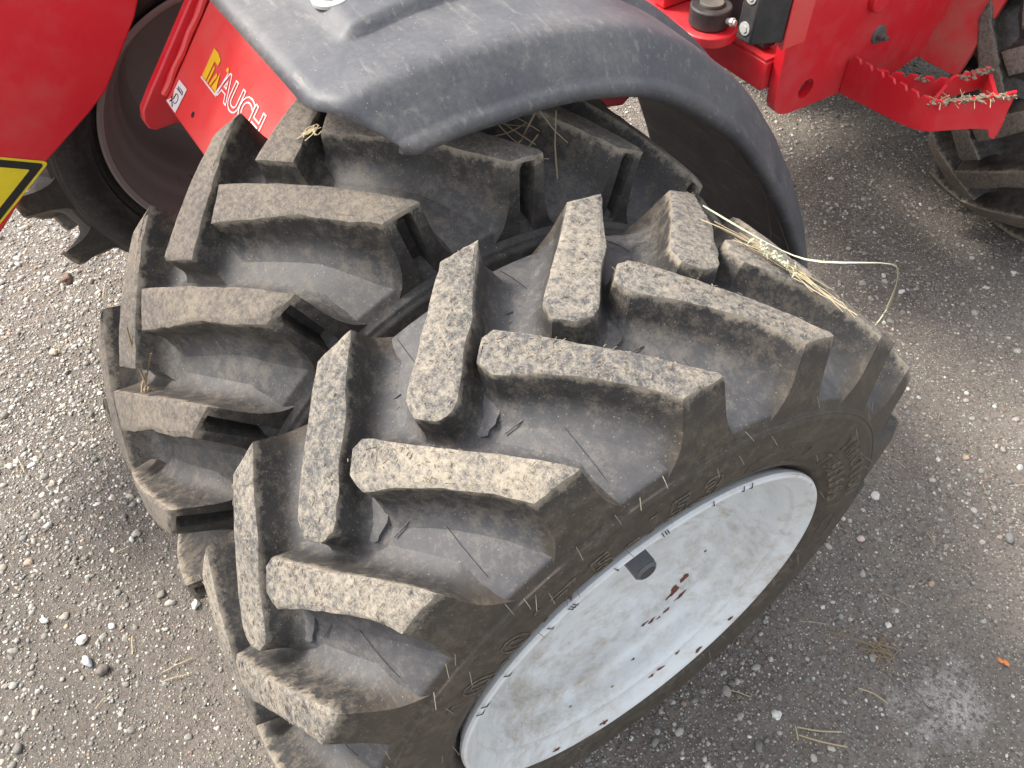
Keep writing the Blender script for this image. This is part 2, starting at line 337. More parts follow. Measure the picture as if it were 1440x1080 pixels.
def gravel(name, n, med_r, sig, lo, hi, sub, seed, pale, thin=.25):
    r_ = np.random.default_rng(seed)
    P = np.c_[r_.uniform(-2.5, 1.2, n * 5), r_.uniform(-1.1, 3.3, n * 5), np.zeros(n * 5)]
    P = P[in_view(P)]
    # coverage: pale dense gravel far left, thinner on bare soil
    d = np.array([mnoise.noise((p[0] * 2.2, p[1] * 2.2, 3.0)) + .45 * mnoise.noise((p[0] * 7, p[1] * 7, 8.0)) for p in P])
    left = np.clip((-.55 - P[:, 0] - .5 * (P[:, 1] + .55)) / .35, 0, 1)
    dens = np.clip(thin + .50 * d + 1.0 * left, .05, 1)
    near = (P[:, 0] > -.1) & (P[:, 1] < 1.2); dens[near] *= .8
    ok = r_.random(len(P)) < dens; P = P[ok][:n]; left_k = left[ok][:n]
    N = len(P)
    base = []
    for k in range(6):
        v, f = ico(sub); v = v * (1 + r_.normal(0, .16, (len(v), 1))); base.append(v)
    rad = np.clip(np.exp(r_.normal(math.log(med_r), sig, N)), lo, hi)
    sc = np.c_[r_.uniform(.75, 1.35, N), r_.uniform(.75, 1.1, N), r_.uniform(.45, .8, N)] * rad[:, None]
    ang = r_.uniform(0, 6.283, N); tilt = r_.normal(0, .25, N)
    nv = len(base[0]); Vs = np.empty((N, nv, 3)); idx = r_.integers(0, 6, N)
    B = np.array(base)[idx] * sc[:, None, :]
    ct, st = np.cos(tilt)[:, None], np.sin(tilt)[:, None]
    y = B[:, :, 1] * ct - B[:, :, 2] * st; z = B[:, :, 1] * st + B[:, :, 2] * ct
    ca, sa = np.cos(ang)[:, None], np.sin(ang)[:, None]
    Vs[:, :, 0] = B[:, :, 0] * ca - y * sa + P[:, 0:1]; Vs[:, :, 1] = B[:, :, 0] * sa + y * ca + P[:, 1:2]
    g = np.array([gz(p[0], p[1]) for p in P]) - .003
    Vs[:, :, 2] = z + (g + sc[:, 2] * r_.uniform(-.2, .45, N))[:, None]
    Fs = (np.arange(N)[:, None, None] * nv + f[None]).reshape(-1, 3)
    me = bpy.data.meshes.new(name); me.vertices.add(N * nv); me.vertices.foreach_set('co', Vs.ravel().astype(np.float32))
    me.loops.add(len(Fs) * 3); me.loops.foreach_set('vertex_index', Fs.ravel().astype(np.int32))
    me.polygons.add(len(Fs)); me.polygons.foreach_set('loop_start', np.arange(0, len(Fs) * 3, 3, dtype=np.int32)); 
    me.polygons.foreach_set('use_smooth', np.ones(len(Fs), bool)); me.update(calc_edges=True); me.validate()
    # each stone has its own rock colour
    t = r_.random(N); val = np.where(t < .50, r_.uniform(.13, .24, N), np.where(t < .91, r_.uniform(.24, .40, N), r_.uniform(.44, .62, N)))
    val *= pale * (1 + .22 * left_k)
    hue = r_.random(N); colr = np.stack([val * (1 + .10 * hue), val * (1 + .01 * hue), val * (.95 - .12 * hue)], 1)
    colr[r_.random(N) < .06] *= np.array([1.15, .9, .75])
    ca_ = np.ones((N, nv, 4), np.float32); ca_[:, :, :3] = colr[:, None, :]
    at = me.color_attributes.new('stone_colour', 'FLOAT_COLOR', 'POINT'); at.data.foreach_set('color', ca_.ravel())
    return obj(name, me, M_stone, kind='stuff')
gravel('gravel', 30000, .0029, .40, .0016, .0080, 1, 3, 1.12)
gravel('fine_gravel', 120000, .0018, .33, .0010, .0034, 0, 5, 1.15, .42)

# ------------------------------------------------------------------ tyres
def pl_resample(pts, m):
    pts = np.array(pts, float); s = np.r_[0, np.cumsum(np.hypot(*np.diff(pts * [1, .0072], axis=0).T))]
    t = np.linspace(0, s[-1], m + 1); return np.c_[np.interp(t, s, pts[:, 0]), np.interp(t, s, pts[:, 1])]
def make_lug(name, back, front, R, rf, seed, side, slot=False, mats=None, M=18, J=8, base_x=.020, worn=.0017):
    bk = pl_resample(back, M); fr = pl_resample(front, M); K = R * math.pi / 180
    P = np.zeros((M + 1, J + 1, 2))
    for j in range(J + 1):
        q = bk * (1 - j / J) + fr * j / J
        P[:, j, 0] = q[:, 0]; P[:, j, 1] = q[:, 1] * K
    def rad_top(x): return R + .0022 * (1 - (x / .13) ** 2)
    ring = [(i, 0) for i in range(M + 1)] + [(M, j) for j in range(1, J + 1)] + [(i, J) for i in range(M - 1, -1, -1)] + [(0, j) for j in range(J - 1, 0, -1)]
    B = np.array([P[i, j] for i, j in ring]); n = len(ring)
    area = np.sum(B[:, 0] * np.roll(B[:, 1], -1) - np.roll(B[:, 0], -1) * B[:, 1]); sg = 1 if area > 0 else -1
    e = np.roll(B, -1, 0) - B; e /= np.linalg.norm(e, axis=1)[:, None] + 1e-12
    en = np.c_[e[:, 1], -e[:, 0]] * sg
    # displacement directions
    D_side = np.zeros((n, 2)); D_out = np.zeros((n, 2))
    for k, (i, j) in enumerate(ring):
        if i == 0: D_out[k] = (side, 0)
        a, b = en[k - 1], en[k]
        if i == 0 and 0 < j < J: continue
        if i == 0:
            nn = b if j == 0 else a
            nn = np.array([0, np.sign(nn[1])]) * 1.0
        else:
            nn = a + b; nn = nn / (np.linalg.norm(nn) + 1e-9); c = max(.6, float(nn @ a)); nn = nn / c
        D_side[k] = nn
    r_ = np.random.default_rng(seed)
    V = []; F = []; MI = []
    def put(x, s, r):
        a = s / R; V.append((x, -r * math.sin(a), r * math.cos(a)))
    wob = np.array([mnoise.noise((B[k, 0] * 60, B[k, 1] * 60, seed * 3.7)) + .6 * mnoise.noise((B[k, 0] * 170, B[k, 1] * 170, seed * 1.9)) for k in range(n)])
    ins = np.where(np.abs(D_side).sum(1)[:, None] > 0, D_side, D_out) 
    # top grid (inset by bevel)
    for i in range(M + 1):
        for j in range(J + 1):
            x, s = P[i, j]
            if (i, j) in ring:
                k = ring.index((i, j)); q = B[k] - (D_side[k] + D_out[k]) * (.0034 + .0024 * wob[k]); x, s = q
            dz = .0007 * mnoise.noise((x * 45, s * 45, seed * 5.1))
            put(x, s, rad_top(P[i, j][0]) + dz)
    W = J + 1
    for i in range(M):
        for j in range(J):
            f = (i * W + j, (i + 1) * W + j, (i + 1) * W + j + 1, i * W + j + 1)
            F.append(f if sg < 0 else f[::-1]); MI.append(0)
    prev = [i * W + j for i, j in ring]
    T = [.035, .10, .2, .32, .45, .56, .66, .74, .81, .87, .92, .96, 1.0, 1.08]; AW = [1.0] * len(V); AS = [0.0] * len(V); AE = [1.0] * len(V)
    for t in T:
        o_side = .0004 + .0075 * t + .0205 * max(0, (t - .42) / .58) ** 3.4
        o_out = .0006 + base_x * t
        cur = []
        for k in range(n):
            i, j = ring[k]
            q = B[k] + D_side[k] * o_side + D_out[k] * o_out
            if t < .05: q = q + (D_side[k] + D_out[k]) * worn * wob[k]
            x, s = q
            rt_ = rad_top(B[k, 0]); rb = rf(abs(x))
            r = rt_ * (1 - t) + rb * t - (.0006 * max(0, wob[k]) if t < .05 else 0)
            if slot and i == 0 and .16 < t < .97 and 2 < j < J - 2:
                x -= side * .019 * min(1, (t - .14) / .10)
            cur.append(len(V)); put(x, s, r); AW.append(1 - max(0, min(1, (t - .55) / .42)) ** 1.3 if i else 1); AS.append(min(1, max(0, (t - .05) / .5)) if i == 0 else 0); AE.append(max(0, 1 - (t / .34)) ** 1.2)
        for k in range(n):
            k2 = (k + 1) % n; f = (prev[k], cur[k], cur[k2], prev[k2])
            F.append(f if sg > 0 else f[::-1]); MI.append(0 if t < .05 else 1)
        prev = cur
    me = mesh(name, V, F); me.polygons.foreach_set('material_index', MI)
    for m in mats: me.materials.append(m)
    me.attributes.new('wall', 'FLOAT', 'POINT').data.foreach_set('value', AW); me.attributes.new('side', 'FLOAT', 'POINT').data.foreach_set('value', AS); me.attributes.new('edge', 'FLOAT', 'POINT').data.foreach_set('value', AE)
    me.polygons.foreach_set('use_smooth', [True] * len(me.polygons)); me.set_sharp_from_angle(angle=R_(33))
    # consistent outward normals
    import bmesh
    bm = bmesh.new(); bm.from_mesh(me); bmesh.ops.recalc_face_normals(bm, faces=bm.faces[:]); 
    up = [f for f in bm.faces if f.material_index == 0]; c = sum((f.normal.dot(Vector((0, f.calc_center_median().y, f.calc_center_median().z))) for f in up))
    if c < 0: bmesh.ops.reverse_faces(bm, faces=bm.faces[:])
    bm.to_mesh(me); bm.free(); me.set_sharp_from_angle(angle=R_(33))
    return me

# tyre A: outer twin (newer pattern); tyre B: the loader's own tyres
prof_xr_A = [(0, .3725), (.03, .372), (.06, .3697), (.09, .3653), (.11, .3602), (.124, .3552), (.134, .3510), (.1385, .3487), (.1405, .3472), (.1418, .3452), (.1436, .3410), (.1448, .3376)]
def rfA(x): return float(np.interp(x, [p[0] for p in prof_xr_A], [p[1] for p in prof_xr_A])) - .0006
sideA = [(.1455, .3366), (.1478, .3362), (.1485, .3350), (.1478, .3335), (.1490, .3310), (.1500, .3285), (.1498, .3278), (.1512, .318), (.1515, .305), (.1508, .290), (.1490, .277), (.1462, .268), (.1448, .2665), (.1440, .2620), (.1400, .2565), (.134, .250), (.125, .240)]
full = prof_xr_A + sideA
PROF_A = [(-x, r) for x, r in full[::-1]] + full[1:]
prof_xr_B = [(0, .3800), (.03, .3795), (.06, .376), (.09, .369), (.115, .360), (.130, .352), (.142, .3475), (.1455, .3455), (.1485, .340)]
def rfB(x): return float(np.interp(x, [p[0] for p in prof_xr_B], [p[1] for p in prof_xr_B])) - .0006
fullB = prof_xr_B + [(x + .0065 + .016 * max(0, 1 - ((r - .305) / .034) ** 2), r) for x, r in sideA[1:10]] + [(x + .008, r) for x, r in sideA[10:12]] + sideA[12:]
PROF_B = [(-x, r) for x, r in fullB[::-1]] + fullB[1:]

A_R_back = [(.124, 0), (.086, 4.2), (.063, 6.9), (.034, 10.4), (-.016, 15.9), (-.025, 17.0)]
A_R_front = [(.124, 5.8), (.092, 9.0), (.053, 13.9), (.030, 17.4), (.011, 20.6), (-.009, 20.8), (-.025, 18.6)]
A_L_back = [(-.124, 0), (-.073, 5.4), (-.052, 7.2), (-.030, 10.3), (.012, 15.2), (.015, 16.2)]
A_L_front = [(-.124, 5.7), (-.072, 12.6), (-.024, 19.5), (-.004, 20.2), (.012, 18.2)]
B_R_back = [(.1325, 0), (.10, 3.2), (.050, 8.1), (-.010, 14.3), (-.059, 19.6)]
B_R_front = [(.1325, 5.4), (.098, 9.4), (.060, 12.9), (.020, 18.2), (-.024, 23.6)]
B_L_back = [(-.1325, 0), (-.110, 4.2), (-.066, 10.2), (-.011, 18.6)]
B_L_front = [(-.1325, 4.9), (-.116, 8.4), (-.096, 12.7), (-.050, 22.4)]

LUGS = {}
for s in range(3):
    LUGS['A', 'R', s] = make_lug('lug_mesh', A_R_back, A_R_front, .4152, rfA, 11 + s, 1, mats=[M_top, M_wall])
    LUGS['A', 'L', s] = make_lug('lug_mesh', A_L_back, A_L_front, .4152, rfA, 21 + s, -1, mats=[M_top, M_wall])
for s in range(2):
    LUGS['B', 'R', s] = make_lug('lug_mesh', B_R_back, B_R_front, .4235, rfB, 31 + s, 1, slot=True, mats=[M_top2, M_body2], base_x=.0175)
    LUGS['B', 'L', s] = make_lug('lug_mesh', B_L_back, B_L_front, .4235, rfB, 41 + s, -1, mats=[M_top2, M_body2], base_x=.0175)

for s in range(2):
    LUGS['P', 'R', s] = make_lug('lug_mesh', B_R_back, B_R_front, .4235, rfB, 31 + s, 1, mats=[M_top2, M_body2], base_x=.0175)
    LUGS['P', 'L', s] = LUGS['B', 'L', s]

def carcass(name, prof, floor_n, wheel, c, mats, seed):
    V, F = revolve(prof, 200)
    V = [Vector(v) for v in V]
    V = [v * (1 + .0012 * mnoise.noise((v.x * 9 + seed, v.y * 9, v.z * 9))) for v in V]
    me = mesh(name, V, F, True); m = len(prof) - 1
    sv = [0.0 if (p[1] > .3469) else (.35 if p[1] > .3455 else 1.0) for p in prof]
    at = me.attributes.new('side', 'FLOAT', 'POINT'); at.data.foreach_set('value', [sv[k % (m + 1)] for k in range(len(me.vertices))])
    me.set_sharp_from_angle(angle=R_(38))
    return obj(name, me, mats, wheel, c)

def rim_profile_outer():   # seen from +x : flange lip, bead seat, step, well, dished disc
    return [(.122, .2395), (.130, .2420), (.136, .2470), (.1405, .2500), (.1450, .2508), (.1478, .2495), (.1488, .2465), (.1478, .2430), (.1440, .2392),
            (.1395, .2330), (.1355, .2270), (.1325, .2258), (.1300, .2256), (.1278, .2225), (.1240, .2196), (.114, .2176), (.106, .2166), (.1005, .2148), (.0960, .2105), (.0925, .2075), (.086, .2058),
            (.074, .2042), (.066, .1990), (.055, .1930), (.046, .1860), (.040, .1740), (.035, .1560), (.031, .1340), (.029, .1180), (.028, .1080), (.0275, .0)]
def wheel(name, kind, c, phase_r, phase_l, label, loader, rimmat):
    w = obj(name, None, None, loader, (c[0], c[1], 0), label=label)
    w.empty_display_size = .2
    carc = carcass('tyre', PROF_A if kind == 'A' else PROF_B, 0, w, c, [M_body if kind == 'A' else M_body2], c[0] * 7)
    nvar = 3 if kind == 'A' else 2
    for k in range(18):
        for sd, ph in (('R', phase_r), ('L', phase_l)):
            obj('tread_lug', LUGS[kind, sd, (k * 7 + (sd == 'L')) % nvar], None, w, c, rx=R_(ph + 20 * k))
    return w

LO = obj('wheel_loader', None, None, None, (-.79, .75, 0))
LO['label'] = 'red wheel loader with black plastic mudguard and twin front wheels on gravel'
LO['category'] = 'loader'; LO.empty_display_size = .5
CA = (0, 0, .4152)
wA = wheel('wheel', 'A', CA, -3.85, 6.6, 'outer twin wheel with a white rim and chunky dusty tyre, nearest in the picture', LO, M_white)
CB = (-.3325, 0, .4235 - .008)
wB = wheel('wheel', 'B', CB, 9.5, 20.2, 'inner front wheel under the black mudguard, its tyre browner', LO, M_rimdk)
CD = (-1.235, 0, .4152)
wD = wheel('wheel', 'P', CD, 13, 23, 'front wheel on the far side, its dark hollow rim behind the red arm', LO, M_rimdk)
CC = (-.297, 1.66, .4152)
wC = wheel('wheel', 'B', CC, -2.0, 8.5, 'rear wheel in the background beside the toothed step', LO, M_rimdk)
CE = (-1.235, 1.70, .4152)
wE = wheel('wheel', 'P', CE, 6, 16.5, 'rear wheel on the far side', LO, M_rimdk)

# rims
V, F = revolve(rim_profile_outer(), 180)
mb = MB(); mb.add(V, F)
bk = [(-.122, .2395), (-.136, .2470), (-.1450, .2508), (-.1478, .2430), (-.126, .2335), (-.110, .2225), (-.06, .2050), (.02, .2030), (.060, .2040), (.074, .2055)]
V, F = revolve(bk, 120); mb.add(V, F)
rimA = mb.build('rim', [M_white], wA, loc=(0, 0, 0), auto=30); rimA.location = Vector(CA) - WLOC[wA.name]
WLOC[rimA.name] = Vector(CA)
def plain_rim(w, c, flip):
    pr = [(.122, .2395), (.136, .2470), (.1450, .2508), (.1485, .2465), (.1440, .2390), (.128, .2335), (.112, .2220), (.095, .2190), (.080, .2070), (.062, .1960), (.048, .1930),
          (.036, .1860), (.022, .1780), (-.02, .1720), (-.05, .1600), (-.066, .1400), (-.070, .1100), (-.072, 0)]
    if flip: pass
    V, F = revolve(pr, 120); mb = MB(); mb.add(V, F)
    bk = [(-.122, .2395), (-.136, .2470), (-.1450, .2508), (-.1478, .2430), (-.126, .2335), (-.110, .2225), (-.07, .20), (-.0735, .10), (-.074, 0)]
    V, F = revolve(bk, 100); mb.add(V, F)
    o = mb.build('rim', [M_rimdk], w, auto=30); o.location = Vector(c) - WLOC[w.name]
    return o
for w, c in ((wB, CB), (wD, CD), (wC, CC), (wE, CE)): plain_rim(w, c, False)

# wheel nuts on the white disc (hexagonal, raised)
for a in (-36, 72, 150):
    a = R_(a); ry, rz = .082 * math.cos(a), .082 * math.sin(a)
    mb = MB(); c = Vector((.026, ry, .4152 + rz))
    mb.add(*cylinder(c, (1, 0, 0), .0225, .005, 28)); mb.add(*cylinder(c + Vector((.004, 0, 0)), (1, 0, 0), .0185, .036, 6)); mb.add(*cylinder(c + Vector((.040, 0, 0)), (1, 0, 0), .0172, .0045, 24, .0135))
    nut = mb.build('wheel_nut', [M_nut], wA, loc=c, bevel=.0011)
    mb = MB(); mb.add(*cylinder(c + Vector((.0432, 0, 0)), (1, 0, 0), .0122, .0022, 24, .0112)); mb.build('stud_end', [M_black], nut, loc=c)
# chips where the white paint has gone to rust (thin flakes lying on the rim)
def rim_point(x, al, lift=.0006):
    pr = rim_profile_outer()[8:]; xx = [p[0] for p in pr][::-1]; rr = [p[1] for p in pr][::-1]
    r = float(np.interp(x, xx, rr)) - lift; a = R_(al); return Vector((x, -r * math.sin(a), .4152 + r * math.cos(a)))
mb = MB()
rr_ = random.Random(4)
chips = [(.0720, 226, .011, .0035), (.0730, 219.5, .010, .0030), (.0750, 217.5, .013, .0026), (.0840, 219, .013, .0022), (.0855, 211, .008, .0016), (.0830, 204, .009, .0018), (.0800, 201.5, .007, .0014), (.0860, 207, .005, .0012),
         (.1330, 204, .006, .0016), (.1345, 196, .007, .0018), (.1350, 192, .005, .0014), (.1455, 210, .006, .0020), (.1460, 170, .006, .0022), (.1460, 150, .008, .0020), (.1445, 225, .005, .0016), (.1050, 190, .004, .0012), (.112, 160, .003, .001), (.118, 178, .003, .001), (.07, 240, .004, .001)]
for x, al, ln, wd in chips:
    n = 13; c = []
    for k in range(n):
        w = 2 * math.pi * k / n; q = .45 + .75 * rr_.random()
        c.append(rim_point(x + wd * q * math.sin(w), al + math.degrees(ln * q * math.cos(w) / .21)))
    cen = rim_point(x, al, lift=.0009)
    mb.add([cen] + c, [(0, 1 + k, 1 + (k + 1) % n) for k in range(n)])
mb.build('rust_chips', [M_rust], wA, loc=CA, kind='stuff')
# dark whiskers of rubber lying across the flange
def side_point(r, al, lift=0.0):
    rr = [p[1] for p in full[11:]][::-1]; xx = [p[0] for p in full[11:]][::-1]
    x = float(np.interp(r, rr, xx)); a = R_(al); return Vector((x + lift, -r * math.sin(a), .4152 + r * math.cos(a)))
mb = MB()
for al in (52, 37, 31.0, 30.3, 29.6, 18.5, 6.2, 5.4, 4.8, -8, -17.6, -20.5, 63, 66):
    a0 = al; r0 = .2515; p = [Vector((.1492, -r * math.sin(R_(a0 + dd)), .4152 + r * math.cos(R_(a0 + dd)))) for r, dd in ((.2530, 0), (.2470, -.4), (.2415, -.9))]
    p[2].x = .1465; p[1].x = .1500; p[0].x=.1485
    mb.add(*tube(p, .00055, 4))
mb.build('flange_whiskers', [M_line], wA, loc=CA, kind='stuff')
# moulding whiskers standing off the side wall
mb = MB()
for k in range(95):
    al = rr_.uniform(-180, 180); r = rr_.choice([.262, .275, .318, .322, .340, .346, .352, .330]) + rr_.uniform(-.004, .004)
    p0 = side_point(min(r, .336), al) if r < .336 else Vector((.1475 - (r - .336) * .30, -r * math.sin(R_(al)), .4152 + r * math.cos(R_(al))))
    ln = rr_.uniform(.006, .013); d = Vector((.8, rr_.uniform(-.5, .5), -rr_.uniform(.1, .9))).normalized()
    mb.add(*tube([p0 - d * .001, p0 + d * ln * .5, p0 + d * ln + Vector((0, 0, -.001))], [.0005, .0004, .0003], 4))
mb.build('rubber_whiskers', [M_hair], wA, loc=CA, kind='stuff')

# raised lettering on the side wall
def text_mesh(s, size, bevel=0.0, outline=False, shear=0.0, depth=.0006):
    cu = bpy.data.curves.new('lettering', 'FONT'); cu.body = s; cu.size = size; cu.align_x = 'CENTER'; cu.align_y = 'CENTER'; cu.shear = shear
    cu.resolution_u = 4; cu.offset = size * .022
    if outline: cu.fill_mode = 'NONE'; cu.bevel_depth = bevel; cu.bevel_resolution = 0
    else: cu.extrude = depth
    o = bpy.data.objects.new('lettering', cu); COL.objects.link(o)
    dg = bpy.context.evaluated_depsgraph_get(); ev = o.evaluated_get(dg); me = ev.to_mesh()
    V = [v.co.copy() for v in me.vertices]; F = [tuple(p.vertices) for p in me.polygons]
    ev.to_mesh_clear(); bpy.data.objects.remove(o); bpy.data.curves.remove(cu)
    return V, F
def wrap(V, rc, ac, lift=.0004, sx=1.0):
    out = []
    for v in V:
        r = rc + v.y; al = ac - math.degrees(v.x * sx / rc)
        p = side_point(r, al); p.x += lift + v.z; out.append(p)
    return out
for ch, al in (('1', 57), ('0', 51.3), ('.', 46.4), ('0', 40.2), ('/', 33.8), ('7', 27.6), ('5', 20.0), ('-', 13.6), ('1', 9.0), ('5', 3.4), ('.', -.5), ('3', -4.0)):
    mb = MB(); V, F = text_mesh(ch, .054, .0009, True); mb.add(wrap(V, .287, al, .0006, .95), F)
    mb.build('raised_letter', [M_letter], wA, loc=side_point(.287, al), auto=30)
for s_, rc, a0, dl in (('TRACTION', .304, -50, 4.3), ('TUBELESS', .276, -48, 4.3)):
    for i, ch in enumerate(s_):
        mb = MB(); V, F = text_mesh(ch, .026, depth=.0014); mb.add(wrap(V, rc, a0 - i * dl, .0007), F)
        mb.build('raised_letter', [M_letter], wA, loc=side_point(rc, a0 - i * dl), auto=30)
for ac, w, h in ((-24, .052, .012), (-95, .03, .010)):
    pts = []
    for k in range(49):
        t = 2 * math.pi * k / 48; pts.append(Vector((w * math.copysign(abs(math.cos(t)) ** .7, math.cos(t)), h * math.copysign(abs(math.sin(t)) ** .7, math.sin(t)), 0)))
    mb = MB(); V, F = tube(pts, .0009, 4); mb.add(wrap([Vector(v) for v in V], .287, ac, .0003), F)
    mb.build('raised_cartouche', [M_side], wA, loc=side_point(.287, ac), auto=30)
# moulding lines and wear dashes on the tread floor
mb = MB()
for k in range(18):
    a = -3.85 + 20 * k
    p = [Vector((x, -(rfA(x) + .0018) * math.sin(R_(a + 16.8)), .4152 + (rfA(x) + .0018) * math.cos(R_(a + 16.8)))) for x in np.linspace(.045, .120, 8)]
    mb.add(*tube(p, .00028, 4))
    b = 6.6 + 20 * k
    p = [Vector((-x, -(rfA(x) + .0018) * math.sin(R_(b + 16.5)), .4152 + (rfA(x) + .0018) * math.cos(R_(b + 16.5)))) for x in np.linspace(.085, .132, 6)]
    mb.add(*tube(p, .00035, 4))
mb.build('moulding_lines', [M_line], wA, loc=CA, kind='stuff')
mb = MB()
for k in range(18):
    for (x0, a0, x1, a1) in ((.026, 4.6, .027, 2.0), (.039, 3.4, .039, .5)):
        a = 16.15 + 20 * k
        mb.add(*tube([Vector((x0 + (x1 - x0) * t, -(.3722 + .0018) * math.sin(R_(a + a0 + (a1 - a0) * t)), .4152 + .374 * math.cos(R_(a + a0 + (a1 - a0) * t)))) for t in (0, .5, 1)], .0007, 5))
    for (x0, a0, x1, a1) in ((-.069, 3.6, -.066, .8), (-.057, 4.8, -.056, 2.0)):
        a = 26.6 + 20 * k
        mb.add(*tube([Vector((x0 + (x1 - x0) * t, -(.3700) * math.sin(R_(a + a0 + (a1 - a0) * t)), .4152 + .3700 * math.cos(R_(a + a0 + (a1 - a0) * t)))) for t in (0, .5, 1)], .0007, 5))
mb.build('wear_bars', [M_wall], wA, loc=CA, kind='stuff')
# torn webs of rubber between the inner ends of neighbouring lugs
def torn_web(side, seed):
    r_ = random.Random(seed); V = []; F = []; n = 12
    for k in range(n + 1):
        t = k / n
        # root runs along the lug wall, free edge is ragged
        if side < 0: x0, a0 = -.030 + .050 * t, 10.8 + 6.6 * t
        else: x0, a0 = .030 - .050 * t, 11.0 + 6.6 * t
        reach = (.014 + .012 * math.sin(t * 3.1) + .0022 * (r_.random() - .5)) * (1 if t < .96 else .55)
        x1, a1 = x0 - side * reach * .9, a0 - 2.2 * reach / .02
        for (x, a, r) in ((x0 + side * .003, a0 + .6, .386), (x1, a1, .379 - .001 * r_.random()), (x1, a1, .366), (x0 + side * .003, a0 + .6, .366)):
            V.append((x, -r * math.sin(R_(a)), r * math.cos(R_(a))))
    for k in range(n):
        for q in range(4):
            F.append((k * 4 + q, k * 4 + (q + 1) % 4, (k + 1) * 4 + (q + 1) % 4, (k + 1) * 4 + q))
    F += [(3, 2, 1, 0), (n * 4, n * 4 + 1, n * 4 + 2, n * 4 + 3)]
    me = mesh('torn_web', V, F, True); me.materials.append(M_floor); me.set_sharp_from_angle(angle=R_(40)); return me
webs = [torn_web(-1, 1), torn_web(-1, 2), torn_web(1, 3)]
for k in range(18):
    obj('torn_web', webs[k % 2], None, wA, CA, rx=R_(6.6 + 20 * k))

# ------------------------------------------------------------------ black mudguard
def lip_r(al):
    return float(np.interp(-al, [-14, -8, 4.6, 21, 27, 44.6, 60.6, 70, 77, 84, 92, 104], [.462, .462, .460, .473, .478, .486, .504, .523, .545, .573, .615, .69]))
def fender():
    # profile offsets (x, dr) from lip underside to inner edge (x = -0.60)
    prof = [(-.2330, .0000), (-.2235, -.0045), (-.2165, -.0012), (-.2148, .0040), (-.2180, .0082), (-.2238, .0108), (-.2270, .0145), (-.2300, .0200), (-.2365, .0265), (-.2430, .0345), (-.2495, .0418), (-.2535, .0462), (-.2570, .0486), (-.2620, .0503), (-.2690, .0511), (-.278, .0516), (-.29, .0520), (-.31, .0524)]
    xs = list(np.linspace(-.316, -.70, 92)); prof += [(x, .0525 + .003 * math.sin((x + .31) * -8)) for x in xs]
    al = list(np.r_[np.linspace(0, 1, 120)])
    V = []; n = len(prof); A1 = -104
    for t in al:
        for ip, (x, d) in enumerate(prof):
            if ip < 6: q_ = max(0, 1 - t * 104 / 1.5); x = x * (1 - q_) + (-.2180 - .0008 * ip) * q_; d = d * (1 - q_) + (.0055 + .0010 * ip) * q_
            # front edge: square for the flat top, cut back towards the lip
            cut = max(0.0, (x + .285) / .067); a_front = 14.6 - 6.2 * min(1, cut) ** 1.25
            a = a_front + (A1 - a_front) * t
            r = lip_r(a) + d
            def S(v): v = max(0, min(1, v)); return v * v * (3 - 2 * v)
            if x < -.30:      # raised panel with a rounded shoulder
                edge = -.330 - .016 * S((6 - a) / 12)
                r += .0105 * S((edge - x) / .009) * S((7.3 - a) / 1.6)
                r += .004 * S((-.395 - x) / .02) * S((a + 8) / 6) * 0
            # rolled front edge
            r -= (.0065 * S((a - (a_front - .35)) / .35) ** 1.5) * S((-.235 - x) / .02)
            r += .0008 * mnoise.noise((x * 6, a * .05, 2.2))
            V.append((x, -r * math.sin(R_(a)), .4152 + r * math.cos(R_(a))))
    m = len(al); F = [(k * n + i, k * n + i + 1, (k + 1) * n + i + 1, (k + 1) * n + i) for k in range(m - 1) for i in range(n - 1)]
    me = mesh('mudguard', [Vector(v) - Vector((-.4, 0, .9)) for v in V], F, True)
    o = obj('mudguard', me, M_plastic, LO, (-.4, 0, .9))
    s = o.modifiers.new('thickness', 'SOLIDIFY'); s.thickness = .0045; s.offset = -1
    return o
fen = fender()
def fp(x, a, r): return Vector((x, -r * math.sin(R_(a)), .4152 + r * math.cos(R_(a))))
# bolt with washer on the mudguard
nrm = Vector((0, -math.sin(R_(5)), math.cos(R_(5))))
c = fp(-.396, 5.0, lip_r(5) + .0675)
mb = MB(); mb.add(*cylinder(c - nrm * .002, nrm, .0195, .0045, 40)); mb.add(*cylinder(c + nrm * .0025, nrm, .0105, .004, 32, .0085))
mb.build('bolt', [M_steel], fen, loc=c, bevel=.0008)
c = fp(-.395, -36, lip_r(-36) + .060); nrm = Vector((0, math.sin(R_(36)), math.cos(R_(36))))
mb = MB(); mb.add(*cylinder(c, nrm, .016, .006, 30)); mb.add(*cylinder(c + nrm * .006, nrm, .009, .005, 24))
mb.build('bolt', [M_steel], fen, loc=c, bevel=.0008)
# cracks in the plastic: thin open splits
mb = MB()
def skin(x, a):
    xs_ = [-.31, -.29, -.277, -.267, -.259, -.253, -.248, -.2425, -.236]; ds_ = [.0524, .0520, .0514, .0502, .0480, .0448, .0408, .0350, .0275]
    return fp(x, a, lip_r(a) + float(np.interp(x, xs_, ds_)) + .0007)
pts = [skin(x, a) for x, a in ((-.256, .5), (-.255, -2), (-.2545, -4.4), (-.249, -7), (-.247, -9.4), (-.250, -12), (-.258, -14.2), (-.268, -16), (-.279, -17.2), (-.275, -17.5), (-.272, -17.6))]
mb.add(*tube(pts, [.0002, .0003, .0004, .0005, .0005, .0006, .0006, .0008, .0009, .0008, .0002], 5))
pts = [fp(x, a, lip_r(a) + d) for x, a, d in ((-.3365, 6.2, .0585), (-.340, 4.6, .0605), (-.343, 3.8, .0607), (-.348, 3.0, .0608), (-.345, 2.0, .0606))]
mb.add(*tube(pts, .0005, 5))
mb.build('crack', [M_line], fen, loc=fp(-.27, -8, .51))
